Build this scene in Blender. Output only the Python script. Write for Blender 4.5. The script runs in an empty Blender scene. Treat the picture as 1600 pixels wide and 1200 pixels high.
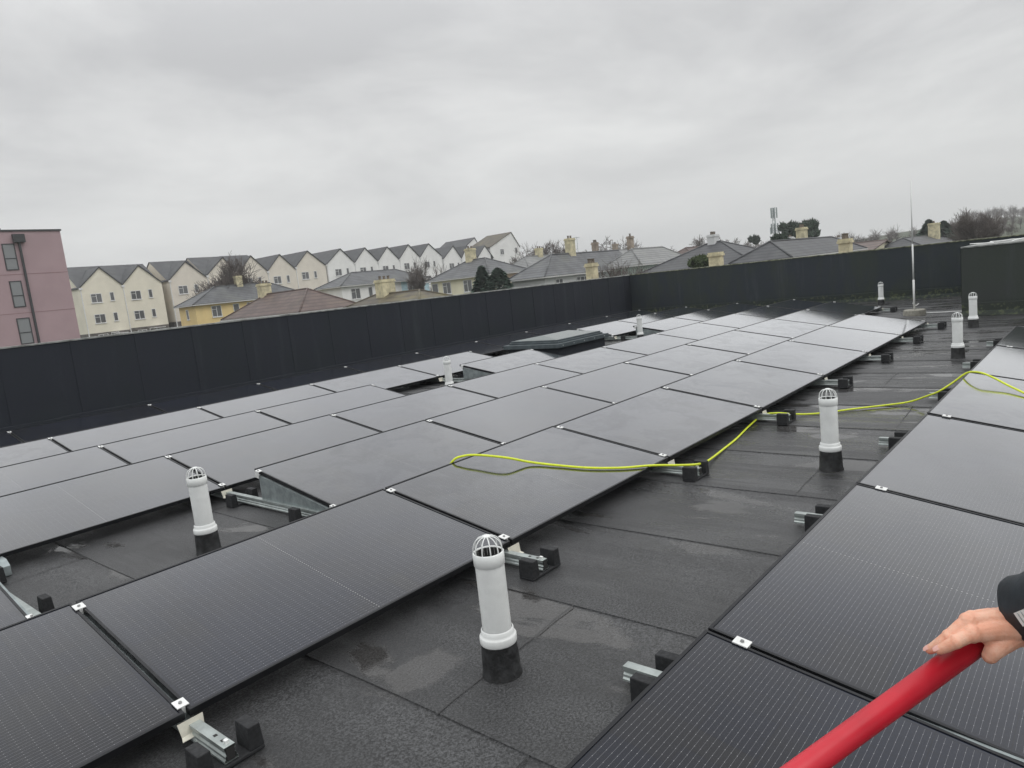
import bpy, bmesh, math, random
from mathutils import Vector, Matrix, noise
rad = math.radians
C = bpy.context.scene.collection
scn = bpy.context.scene

# ------------------------------------------------------------------ camera, sky, sun, exposure
CR = Vector((0.64344508, -0.7577633, -0.1085044))
CU = Vector((0.17603527, 0.00852913, 0.98434691))
CF = Vector((0.74497651, 0.65247378, -0.1388811))
CP = Vector((-1.01274, -2.70980, 1.47471))
F = 1114.46
cam_d = bpy.data.cameras.new("camera"); cam = bpy.data.objects.new("camera", cam_d); C.objects.link(cam)
m = Matrix((CR, CU, -CF)).transposed().to_4x4(); m.translation = CP
cam.matrix_world = m
cam_d.sensor_width = 36; cam_d.lens = F / 1600 * 36; cam_d.clip_start = .02; cam_d.clip_end = 6000
scn.camera = cam

def ray(u, v):
    return CR * ((u - 800) / F) + CU * ((600 - v) / F) + CF
def at(u, v, dep):                       # point seen at photo pixel (u, v), dep metres in front of the lens
    return CP + ray(u, v) * dep
def onz(u, v, z):
    q = ray(u, v); return CP + q * ((z - CP.z) / q.z)
def onplane(u, v, y0, z0, tilt):         # panel planes
    q = ray(u, v); t = math.tan(tilt)
    s = ((z0 - CP.z) + t * (CP.y - y0)) / (q.z - t * q.y); return CP + q * s
def pix(p):
    d = Vector(p) - CP; z = d.dot(CF); return (800 + F * d.dot(CR) / z, 600 - F * d.dot(CU) / z, z)

SUN_EL, SUN_AZ = 48, 150
world = bpy.data.worlds.new("World"); scn.world = world; world.use_nodes = True
nt = world.node_tree; N = nt.nodes; Lk = nt.links; N.clear()
wo = N.new('ShaderNodeOutputWorld')
sky = N.new('ShaderNodeTexSky'); sky.sky_type = 'NISHITA'; sky.sun_disc = False
sky.sun_elevation = rad(SUN_EL); sky.sun_rotation = rad(SUN_AZ); sky.dust_density = 5; sky.air_density = 1
bg1 = N.new('ShaderNodeBackground'); bg1.inputs[1].default_value = .07; Lk.new(sky.outputs[0], bg1.inputs[0])
tc = N.new('ShaderNodeTexCoord'); sx = N.new('ShaderNodeSeparateXYZ'); Lk.new(tc.outputs['Generated'], sx.inputs[0])
# cloud deck: project the direction on a plane overhead
mx = N.new('ShaderNodeMath'); mx.operation = 'MAXIMUM'; Lk.new(sx.outputs[2], mx.inputs[0]); mx.inputs[1].default_value = 0.0
ad = N.new('ShaderNodeMath'); ad.operation = 'ADD'; Lk.new(mx.outputs[0], ad.inputs[0]); ad.inputs[1].default_value = .16
dx = N.new('ShaderNodeMath'); dx.operation = 'DIVIDE'; Lk.new(sx.outputs[0], dx.inputs[0]); Lk.new(ad.outputs[0], dx.inputs[1])
dy = N.new('ShaderNodeMath'); dy.operation = 'DIVIDE'; Lk.new(sx.outputs[1], dy.inputs[0]); Lk.new(ad.outputs[0], dy.inputs[1])
cx = N.new('ShaderNodeCombineXYZ'); Lk.new(dx.outputs[0], cx.inputs[0]); Lk.new(dy.outputs[0], cx.inputs[1])
n1 = N.new('ShaderNodeTexNoise'); n1.inputs['Scale'].default_value = .95; n1.inputs['Detail'].default_value = 7; n1.inputs['Roughness'].default_value = .56; n1.inputs['Distortion'].default_value = .35
Lk.new(cx.outputs[0], n1.inputs['Vector'])
r1 = N.new('ShaderNodeValToRGB'); r1.color_ramp.elements[0].position = .36; r1.color_ramp.elements[1].position = .66
r1.color_ramp.elements[0].color = (.57, .575, .585, 1); r1.color_ramp.elements[1].color = (.83, .835, .83, 1); Lk.new(n1.outputs[0], r1.inputs[0])
# horizon: even pale grey; overhead: brighter, as overcast skies are
mr = N.new('ShaderNodeMapRange'); mr.inputs[1].default_value = .02; mr.inputs[2].default_value = .24; Lk.new(sx.outputs[2], mr.inputs[0])
mc = N.new('ShaderNodeMix'); mc.data_type = 'RGBA'; mc.inputs[6].default_value = (.755, .765, .76, 1)
Lk.new(mr.outputs[0], mc.inputs[0]); Lk.new(r1.outputs[0], mc.inputs[7])
mz = N.new('ShaderNodeMapRange'); mz.inputs[1].default_value = .30; mz.inputs[2].default_value = .85; mz.inputs[3].default_value = 1.0; mz.inputs[4].default_value = 2.1; Lk.new(sx.outputs[2], mz.inputs[0])
bg2 = N.new('ShaderNodeBackground'); Lk.new(mc.outputs[2], bg2.inputs[0]); Lk.new(mz.outputs[0], bg2.inputs[1])
ms = N.new('ShaderNodeMixShader'); ms.inputs[0].default_value = .96
Lk.new(bg1.outputs[0], ms.inputs[1]); Lk.new(bg2.outputs[0], ms.inputs[2]); Lk.new(ms.outputs[0], wo.inputs[0])

sl = bpy.data.lights.new("sun", 'SUN'); sl.energy = .5; sl.angle = rad(35); sl.color = (1, .97, .93)
so = bpy.data.objects.new("sun", sl); C.objects.link(so)
az = rad(SUN_AZ); el = rad(SUN_EL)
sd = Vector((math.sin(az) * math.cos(el), math.cos(az) * math.cos(el), math.sin(el)))
so.rotation_euler = (-sd).to_track_quat('-Z', 'Y').to_euler(); so.location = (0, -30, 40)

scn.view_settings.view_transform = 'Standard'; scn.view_settings.look = 'None'
scn.view_settings.exposure = 0.06; scn.view_settings.gamma = 1
scn.render.resolution_x = 1024; scn.render.resolution_y = 768

# ------------------------------------------------------------------ helpers
def tag(o, label=None, cat=None, group=None, kind=None):
    if label: o['label'] = label
    if cat: o['category'] = cat
    if group: o['group'] = group
    if kind: o['kind'] = kind
    return o
def empty(name, loc=(0, 0, 0), rz=0):
    o = bpy.data.objects.new(name, None); C.objects.link(o); o.location = loc; o.rotation_euler = (0, 0, rz)
    o.empty_display_size = .1
    return o
class MB:
    def __init__(s): s.v = []; s.f = []; s.mi = []; s.sm = []
    def add(s, vs, fs, mi=0, smooth=False, M=None):
        b = len(s.v)
        for p in vs:
            p = Vector(p)
            if M is not None: p = M @ p
            s.v.append(p)
        for f in fs: s.f.append([b + i for i in f]); s.mi.append(mi); s.sm.append(smooth)
    def box(s, x0, x1, y0, y1, z0, z1, mi=0, M=None):
        vs = [(x0,y0,z0),(x1,y0,z0),(x1,y1,z0),(x0,y1,z0),(x0,y0,z1),(x1,y0,z1),(x1,y1,z1),(x0,y1,z1)]
        s.add(vs, [(0,3,2,1),(4,5,6,7),(0,1,5,4),(1,2,6,5),(2,3,7,6),(3,0,4,7)], mi, False, M)
    def prism(s, poly, h0, h1, M=None, mi=0):   # poly in local xy, extruded along local z
        n = len(poly)
        vs = [(x, y, h0) for x, y in poly] + [(x, y, h1) for x, y in poly]
        fs = [tuple(reversed(range(n))), tuple(range(n, 2 * n))] + [(i, (i + 1) % n, n + (i + 1) % n, n + i) for i in range(n)]
        s.add(vs, fs, mi, False, M)
    def lathe(s, prof, seg=24, M=None, mi=0, smooth=True):
        vs = []; fs = []
        for r, z in prof:
            for k in range(seg):
                a = 2 * math.pi * k / seg; vs.append((r * math.cos(a), r * math.sin(a), z))
        for i in range(len(prof) - 1):
            for k in range(seg):
                a = i * seg + k; b = i * seg + (k + 1) % seg
                fs.append((a, b, b + seg, a + seg))
        s.add(vs, fs, mi, smooth, M)
    def tube(s, pts, rr, seg=8, mi=0, caps=True, M=None):
        pts = [Vector(p) for p in pts]; n = len(pts)
        if not hasattr(rr, '__len__'): rr = [rr] * n
        vs = []; fs = []; up = Vector((0, 0, 1)); prev = None
        for i, p in enumerate(pts):
            t = (pts[min(i + 1, n - 1)] - pts[max(i - 1, 0)]); t = t.normalized() if t.length > 1e-9 else Vector((0, 0, 1))
            if prev is None: a = t.cross(up if abs(t.z) < .9 else Vector((1, 0, 0))).normalized()
            else:
                a = (prev - t * prev.dot(t))
                a = a.normalized() if a.length > 1e-6 else t.orthogonal().normalized()
            b = t.cross(a); prev = a
            for k in range(seg):
                th = 2 * math.pi * k / seg; vs.append(p + (a * math.cos(th) + b * math.sin(th)) * rr[i])
        for i in range(n - 1):
            for k in range(seg):
                a0 = i * seg + k; b0 = i * seg + (k + 1) % seg; fs.append((a0, a0 + seg, b0 + seg, b0))
        if caps: fs.append(tuple(range(seg))); fs.append(tuple(reversed(range((n - 1) * seg, n * seg))))
        s.add(vs, fs, mi, True, M)
    def build(s, name, mat, parent=None, auto=False):
        me = bpy.data.meshes.new(name); me.from_pydata([tuple(p) for p in s.v], [], s.f); me.update()
        mats = mat if isinstance(mat, (list, tuple)) else [mat]
        for q in mats: me.materials.append(q)
        me.polygons.foreach_set('material_index', s.mi); me.polygons.foreach_set('use_smooth', s.sm)
        if auto:
            bm = bmesh.new(); bm.from_mesh(me); bmesh.ops.recalc_face_normals(bm, faces=bm.faces); bm.to_mesh(me); bm.free()
        o = bpy.data.objects.new(name, me); C.objects.link(o)
        if parent: o.parent = parent
        return o
def bevel(o, w=.003, seg=2):
    md = o.modifiers.new('bevel', 'BEVEL'); md.width = w; md.segments = seg; md.limit_method = 'ANGLE'; md.angle_limit = rad(40); return o
def copy_tree(o, parent=None):
    c = o.copy(); C.objects.link(c); c.parent = parent
    for ch in [x for x in bpy.data.objects if x.parent == o]: copy_tree(ch, c)
    return c
def frameM(o, ex, ey, ez=None):
    ex = Vector(ex).normalized(); ey = Vector(ey).normalized(); ez = Vector(ez).normalized() if ez else ex.cross(ey).normalized()
    M = Matrix((ex, ey, ez)).transposed().to_4x4(); M.translation = Vector(o); return M
def spline(pts, n=8):
    P = [Vector(p) for p in pts]; P = [P[0] * 2 - P[1]] + P + [P[-1] * 2 - P[-2]]; out = []
    for i in range(1, len(P) - 2):
        for k in range(n):
            t = k / n; a, b, c, d = P[i - 1], P[i], P[i + 1], P[i + 2]
            out.append(.5 * ((2 * b) + (c - a) * t + (2 * a - 5 * b + 4 * c - d) * t * t + (3 * b - a - 3 * c + d) * t ** 3))
    out.append(P[-2]); return out

# ------------------------------------------------------------------ materials
class NT:
    def __init__(s, name):
        s.m = bpy.data.materials.new(name); s.m.use_nodes = True; s.t = s.m.node_tree; s.n = s.t.nodes; s.l = s.t.links
        s.b = s.n['Principled BSDF']
    def new(s, k, **kw):
        x = s.n.new(k)
        for a, b in kw.items(): setattr(x, a, b)
        return x
    def link(s, a, b): s.l.new(a, b)
    def inp(s, x, i, v):
        if hasattr(v, 'is_output') or isinstance(v, bpy.types.NodeSocket): s.l.new(v, x.inputs[i])
        else: x.inputs[i].default_value = v
    def math(s, op, a, b=0.0, c=None, clamp=False):
        x = s.new('ShaderNodeMath', operation=op); x.use_clamp = clamp; s.inp(x, 0, a); s.inp(x, 1, b)
        if c is not None: s.inp(x, 2, c)
        return x.outputs[0]
    def noise(s, vec, scale, detail=3, rough=.5, dist=0):
        x = s.new('ShaderNodeTexNoise'); s.inp(x, 'Scale', scale); s.inp(x, 'Detail', detail); s.inp(x, 'Roughness', rough); s.inp(x, 'Distortion', dist)
        if vec is not None: s.link(vec, x.inputs['Vector'])
        return x.outputs[0]
    def mapr(s, v, a, b, c=0.0, d=1.0, smooth=True):
        x = s.new('ShaderNodeMapRange', interpolation_type='SMOOTHSTEP' if smooth else 'LINEAR')
        for i, q in enumerate((v, a, b, c, d)): s.inp(x, i, q)
        return x.outputs[0]
    def mix(s, f, a, b):
        x = s.new('ShaderNodeMix', data_type='RGBA')
        s.inp(x, 0, f)
        for i, q in ((6, a), (7, b)):
            if isinstance(q, tuple): x.inputs[i].default_value = (*q[:3], 1)
            else: s.link(q, x.inputs[i])
        return x.outputs[2]
    def obj(s): return s.new('ShaderNodeTexCoord').outputs['Object']
    def pos(s): return s.new('ShaderNodeNewGeometry').outputs['Position']
    def sep(s, v):
        x = s.new('ShaderNodeSeparateXYZ'); s.link(v, x.inputs[0]); return x.outputs
    def comb(s, a, b, c=0.0):
        x = s.new('ShaderNodeCombineXYZ'); s.inp(x, 0, a); s.inp(x, 1, b); s.inp(x, 2, c); return x.outputs[0]
    def scalev(s, v, sc):
        x = s.new('ShaderNodeMapping'); s.link(v, x.inputs[0]); x.inputs['Scale'].default_value = sc; return x.outputs[0]
    def bump(s, h, st=.3, dist=.01):
        x = s.new('ShaderNodeBump'); s.inp(x, 'Strength', st); s.inp(x, 'Distance', dist); s.link(h, x.inputs['Height']); s.link(x.outputs[0], s.b.inputs['Normal']); return x
    def col(s, v): s.inp(s.b, 'Base Color', (*v[:3], 1) if isinstance(v, tuple) else v)
    def rough(s, v): s.inp(s.b, 'Roughness', v)

def simple(name, c, rough=.6, metal=0, var=.12, scale=6, bump=0, bscale=200, spec=None):
    t = NT(name); p = t.obj()
    n = t.noise(p, scale, 4, .6)
    f = t.mapr(n, .3, .7)
    t.col(t.mix(f, tuple(q * (1 - var) for q in c), tuple(min(1, q * (1 + var)) for q in c)))
    t.rough(t.mapr(t.noise(p, scale * 2.3, 3), .3, .7, rough * .85, min(1, rough * 1.15))); t.b.inputs['Metallic'].default_value = metal
    if bump: t.bump(t.noise(p, bscale, 3), bump, .002)
    if spec is not None: t.b.inputs['Specular IOR Level'].default_value = spec
    return t.m

PL, PW, GAP, PITCH = 1.903, 1.134, .020, 1.923
def mat_glass():
    t = NT('panel_glass'); p = t.obj(); X, Y, Z = t.sep(p)
    info = t.new('ShaderNodeObjectInfo'); rnd = info.outputs['Random']
    # busbars: run along x, 18.2 mm apart
    yy = t.math('DIVIDE', t.math('SUBTRACT', Y, .021), .0182)
    fr = t.math('ABSOLUTE', t.math('SUBTRACT', t.math('FRACT', yy), .5))
    line = t.math('LESS_THAN', fr, .026)
    # solder pads along the wires
    xx = t.math('ABSOLUTE', t.math('SUBTRACT', t.math('FRACT', t.math('DIVIDE', X, .0455)), .5))
    pad = t.math('MULTIPLY', t.math('LESS_THAN', fr, .055), t.math('LESS_THAN', xx, .035))
    # cells 91 x 182
    cxm = t.math('DIVIDE', t.math('SUBTRACT', X, .0295), .0922); cym = t.math('DIVIDE', t.math('SUBTRACT', Y, .021), .182)
    edge = t.math('GREATER_THAN', t.math('ABSOLUTE', t.math('SUBTRACT', t.math('FRACT', cxm), .5)), .487)
    edge = t.math('MAXIMUM', edge, t.math('GREATER_THAN', t.math('ABSOLUTE', t.math('SUBTRACT', t.math('FRACT', cym), .5)), .4935))
    inx = t.math('MULTIPLY', t.math('GREATER_THAN', X, .03), t.math('LESS_THAN', X, PL - .03))
    iny = t.math('MULTIPLY', t.math('GREATER_THAN', Y, .021), t.math('LESS_THAN', Y, PW - .021))
    inn = t.math('MULTIPLY', inx, iny)
    mid = t.math('LESS_THAN', t.math('ABSOLUTE', t.math('SUBTRACT', X, PL / 2)), .011)
    notmid = t.math('SUBTRACT', 1.0, mid)
    wn = t.new('ShaderNodeTexWhiteNoise', noise_dimensions='3D')
    t.link(t.comb(t.math('FLOOR', cxm), t.math('FLOOR', cym), t.math('MULTIPLY', rnd, 37.0)), wn.inputs['Vector'])
    cell = t.mix(wn.outputs['Value'], (.0065, .0085, .016), (.011, .0115, .014))
    big = t.noise(t.comb(X, Y, t.math('MULTIPLY', rnd, 40.0)), 1.1, 2)
    cell = t.mix(t.mapr(big, .35, .65), cell, (.009, .012, .023))
    c = t.mix(t.math('MULTIPLY', edge, .8), cell, (.006, .006, .008))
    lf = t.math('MULTIPLY', t.math('MULTIPLY', line, inn), notmid)
    c = t.mix(t.math('MULTIPLY', lf, .75), c, (.17, .17, .185))
    c = t.mix(t.math('MULTIPLY', t.math('MULTIPLY', pad, inn), notmid), c, (.26, .26, .27))
    # midline row of connector dots
    md = t.math('MULTIPLY', t.math('MULTIPLY', t.math('LESS_THAN', t.math('ABSOLUTE', t.math('SUBTRACT', X, PL / 2)), .0035), t.math('LESS_THAN', fr, .16)), iny)
    c = t.mix(t.math('MULTIPLY', md, .7), c, (.3, .3, .3))
    t.col(c)
    # rain film: patches of standing water and a fine spatter
    seedv = t.comb(t.math('ADD', X, t.math('MULTIPLY', rnd, 19.0)), Y, t.math('MULTIPLY', rnd, 7.0))
    film = t.noise(seedv, 2.6, 6, .62, .8)
    fine = t.noise(seedv, 26, 4, .6)
    wet = t.mapr(t.math('ADD', film, t.math('MULTIPLY', fine, .18)), .54, .68)
    spat = t.noise(seedv, 170, 2, .6)
    t.rough(t.math('ADD', t.math('SUBTRACT', .115, t.math('MULTIPLY', wet, .055)), t.math('MULTIPLY', t.mapr(spat, .55, .8), .16)))
    vor = t.new('ShaderNodeTexVoronoi'); t.link(seedv, vor.inputs['Vector']); vor.inputs['Scale'].default_value = 120
    drop = t.math('MULTIPLY', t.mapr(vor.outputs['Distance'], .34, .1), t.mapr(fine, .5, .66))
    t.bump(t.math('ADD', t.math('ADD', t.math('MULTIPLY', wet, .10), t.math('MULTIPLY', drop, .10)), t.math('MULTIPLY', film, .3)), .3, .002)
    t.b.inputs['IOR'].default_value = 1.36
    # wet textured glass: reflection climbs early towards grazing angles
    lw = t.new('ShaderNodeLayerWeight'); lw.inputs['Blend'].default_value = .5
    bn = t.b.inputs['Normal'].links[0].from_socket; t.link(bn, lw.inputs['Normal'])
    gl = t.new('ShaderNodeBsdfGlossy'); gl.inputs['Roughness'].default_value = .09; gl.inputs['Color'].default_value = (.97, .98, 1, 1); t.link(bn, gl.inputs['Normal'])
    mxs = t.new('ShaderNodeMixShader'); t.link(t.math('MULTIPLY', t.math('MINIMUM', t.math('POWER', t.math('DIVIDE', lw.outputs['Facing'], .87), 5.2), .93), t.math('ADD', 1.0, t.math('MULTIPLY', t.mapr(t.math('ADD', film, t.math('MULTIPLY', fine, .3)), .50, .74, -.5, .45), t.mapr(rnd, .45, .95, .03, .17)))), mxs.inputs[0])
    t.link(t.b.outputs[0], mxs.inputs[1]); t.link(gl.outputs[0], mxs.inputs[2])
    t.link(mxs.outputs[0], t.n['Material Output'].inputs[0])
    return t.m

def mat_felt(name, base=(.046, .047, .049), wetness=.0, wall=False):
    t = NT(name); p = t.pos(); X, Y, Z = t.sep(p)
    gran = t.noise(p, 95, 5, .85); g2 = t.noise(p, 90, 3, .6); pat = t.noise(p, 1.3, 5, .6, .3); pat2 = t.noise(p, 5, 4, .6)
    dark = tuple(q * .35 for q in base); lite = tuple(q * 2.6 for q in base)
    c = t.mix(t.mapr(gran, .42, .60), dark, lite)
    c = t.mix(t.math('MULTIPLY', t.mapr(pat, .35, .7), .5), c, tuple(q * .62 for q in base))
    c = t.mix(t.math('MULTIPLY', t.mapr(pat2, .5, .75), .28), c, tuple(q * 1.5 for q in base))
    # water lies along the laps (about a metre apart) and in shallow dips
    ph = t.math('FRACT', t.math('ADD', X, .38)); lap = t.mapr(ph, .55, .98)
    lap0 = t.math('MULTIPLY', lap, t.mapr(ph, 1.0, .985))
    wv = t.comb(X, t.math('MULTIPLY', Y, .5), 0.0)
    pn = t.noise(wv, 2.0, 5, .55, .4)
    far = t.mapr(X, 2.0, 8.0, 0.0, .06)
    pud = t.mapr(t.math('ADD', t.math('ADD', pn, far), t.math('ADD', t.math('MULTIPLY', lap0, .085), t.math('MULTIPLY', g2, .03))), .635 - wetness, .70 - wetness)
    dd_ = t.math('SQRT', t.math('ADD', t.math('POWER', t.math('SUBTRACT', X, .80), 2.0), t.math('MULTIPLY', t.math('POWER', t.math('ADD', Y, .42), 2.0), 2.5)))
    pud = t.math('MAXIMUM', pud, t.mapr(t.math('ADD', dd_, t.math('MULTIPLY', t.noise(p, 9, 4, .6), .22)), .34, .26))
    damp = t.mapr(t.noise(wv, 2.1, 5, .6, .3), .42, .62)
    c = t.mix(t.math('MULTIPLY', damp, .45), c, tuple(q * .55 for q in base))
    c = t.mix(t.math('MULTIPLY', pud, .4), c, (.05, .046, .042))
    t.col(c)
    sv = t.noise(t.comb(t.math('MULTIPLY', X, 4.2), t.math('MULTIPLY', Y, .45), 3.0), 1.0, 5, .6, .5)
    streak = t.math('MULTIPLY', t.mapr(t.math('ADD', sv, t.math('MULTIPLY', lap0, .10)), .47, .62), t.mapr(X, 0.0, 5.0, .35, 1.0))
    rr = t.math('SUBTRACT', t.math('SUBTRACT', .56, t.math('MULTIPLY', damp, .16)), t.math('ADD', t.math('MULTIPLY', pud, .30), t.math('MULTIPLY', streak, t.mapr(X, 3.0, 7.0, .24, .36))))
    t.rough(t.math('MAXIMUM', rr, .07)); t.b.inputs['IOR'].default_value = 1.5
    hb = t.math('ADD', t.math('MULTIPLY', gran, t.math('SUBTRACT', 1.0, t.math('MINIMUM', t.math('ADD', t.math('MULTIPLY', pud, .95), t.math('MULTIPLY', streak, .6)), .97))), t.math('MULTIPLY', pat2, .5))
    t.bump(hb, .9, .006)
    return t.m
def mat_wallfelt(name, green, base=(.021, .0245, .033)):
    t = NT(name); p = t.pos(); X, Y, Z = t.sep(p)
    gran = t.noise(p, 120, 3, .7); pat = t.noise(p, .8, 5, .6, .4)
    st = t.noise(t.comb(t.math('MULTIPLY', X, 2.2), t.math('MULTIPLY', Y, 2.2), t.math('MULTIPLY', Z, .22)), 1.0, 5, .65, .2)
    c = t.mix(t.mapr(gran, .3, .7), tuple(q * .8 for q in base), tuple(q * 1.25 for q in base))
    c = t.mix(t.math('MULTIPLY', t.mapr(pat, .4, .65), .5), c, (base[0] * .95, base[1] * 1.08, base[2] * .9))
    c = t.mix(t.math('MULTIPLY', t.mapr(st, .52, .75), .55 if green else .22), c, (.085, .095, .105))
    if green:
        alg = t.noise(t.comb(t.math('MULTIPLY', X, 1.5), t.math('MULTIPLY', Y, 1.5), t.math('MULTIPLY', Z, .6)), 1.2, 5, .6, .4)
        c = t.mix(t.math('MULTIPLY', t.mapr(alg, .42, .68), .75), c, (.042, .052, .042))
        mo = t.noise(p, 11, 5, .7)
        low = t.mapr(Z, .24, .02); hi = t.mapr(Z, .9, 1.32)
        mk = t.math('MULTIPLY', t.mapr(t.math('ADD', mo, t.math('MULTIPLY', t.math('MAXIMUM', low, t.math('MULTIPLY', hi, .6)), .16)), .66, .76), t.math('MAXIMUM', low, t.math('MULTIPLY', hi, .55)))
        c = t.mix(t.math('MULTIPLY', low, .5), c, (.022, .030, .020))
        c = t.mix(mk, c, (.085, .10, .06))
    t.col(c); t.rough(.8); t.b.inputs['Specular IOR Level'].default_value = .3
    t.bump(t.math('ADD', gran, t.math('MULTIPLY', pat, 3.0)), .4, .006)
    return t.m

M = {}
M['glass'] = mat_glass()
M['frame'] = simple('panel_frame', (.022, .023, .026), .38, .6, .1)
M['galv'] = simple('galvanised_steel', (.40, .44, .43), .42, .55, .18, 14, .15, 60)
M['galv_dark'] = simple('dull_galvanised', (.30, .34, .345), .5, .5, .2, 14)
M['alu'] = simple('clamp_aluminium', (.80, .81, .80), .35, .25, .05, 20)
M['plate'] = simple('cream_plate', (.66, .64, .55), .5, .1, .08, 20)
M['rubber'] = simple('black_rubber', (.018, .019, .021), .8, 0, .25, 30, .5, 180)
M['bolt'] = simple('bolt', (.3, .3, .3), .35, .9)
M['pvc'] = simple('grey_pvc', (.80, .82, .81), .38, 0, .07, 7)
M['hollow_shade'] = simple('inner_shade', (.02, .02, .02), .8)  # near-black colour that stands in for the shade inside hollows
M['felt'] = mat_felt('roof_felt')
M['feltup'] = simple('felt_sleeve', (.024, .025, .026), .5, 0, .7, 22, 1.0, 90)
M['bitumen'] = simple('bitumen', (.012, .012, .013), .3, 0, .3, 30)
M['wall'] = mat_wallfelt('wall_felt', False)
M['wallg'] = mat_wallfelt('weathered_wall_felt', True, (.034, .041, .050))
M['cap'] = simple('capping', (.24, .25, .24), .6, 0, .45, 5, .6, 40)
M['capm'] = simple('mossy_capping', (.15, .16, .11), .9, 0, .7, 9, .8, 40)
M['hose'] = simple('yellow_hose', (.68, .78, .03), .38, 0, .08, 30)
M['red'] = simple('red_pole', (.52, .014, .030), .42, 0, .1, 9, .05, 90)
M['black'] = simple('black_plastic', (.02, .02, .02), .4)
M['conc'] = simple('concrete', (.30, .29, .25), .85, 0, .2, 14, .5, 90)
M['whitem'] = simple('white_metal', (.72, .73, .72), .4, 0, .04)
M['skyf'] = simple('skylight_frame', (.085, .105, .115), .45, .3, .2)
t_ = NT('skylight_glass'); t_.col((.13, .155, .15)); t_.rough(.16); M['skyg'] = t_.m

# ------------------------------------------------------------------ the roof and its parapets
ZR = -.13
def build_roof():
    b = MB(); y0, y1 = -9.0, 10.5
    x = -8.38; i = 0; rnd = random.Random(4)
    ys = [y0 + (y1 - y0) * k / 60 for k in range(61)]
    while x < 20.9:
        x2 = min(x + 1.0, 20.95)
        wob = [math.sin(y * .9 + i * 1.7) * .006 + math.sin(y * 3.1 + i) * .004 for y in ys]
        wob2 = [math.sin(y * .9 + (i + 1) * 1.7) * .006 + math.sin(y * 3.1 + i + 1) * .004 for y in ys]
        vs = []; fs = []
        for k, y in enumerate(ys):
            vs += [(x + wob[k], y, ZR - .001), (x + wob[k] + .002, y, ZR + .005), (x2 + wob2[k], y, ZR - .001)]
        for k in range(60):
            a = k * 3; fs += [(a, a + 1, a + 4, a + 3), (a + 1, a + 2, a + 5, a + 4)]
        b.add(vs, fs, 0)
        x = x2; i += 1
    # joints between roll ends: a thin black bleed of bitumen
    for xa, xb, y in ((.62, 1.62, -.68), (3.62, 4.62, -1.0), (5.62, 6.62, -1.17), (7.62, 8.62, -.6), (-.38, .62, 2.9), (1.62, 2.62, 3.1), (9.62, 10.62, -1.3), (-.38, .62, -1.2), (2.62, 3.62, -3.5), (11.62, 12.62, -.75), (14.62, 15.62, .3)):
        pts = [(xa + (xb - xa) * k / 30, y + noise.noise((xa * 3 + k * .2, y, 0)) * .008 + (k - 15) * .0022) for k in range(31)]
        vs = []; fs = []
        for k, (px, py) in enumerate(pts):
            w = .003 + .003 * abs(noise.noise((k * .5, y, 5)))
            vs += [(px, py - w, ZR + .0075), (px, py + w, ZR + .0075)]
        for k in range(30): fs.append((2 * k, 2 * k + 2, 2 * k + 3, 2 * k + 1))
        b.add(vs, fs, 1)
    o = b.build('flat_roof', [M['felt'], M['bitumen']]); tag(o, kind='structure')
build_roof()
# building below the roof
b = MB(); b.box(-8.4, 21.2, -9.1, 10.9, -4.2, ZR - .02)
o = b.build('own_building', simple('own_render', (.5, .5, .47), .85)); tag(o, kind='structure')

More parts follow.
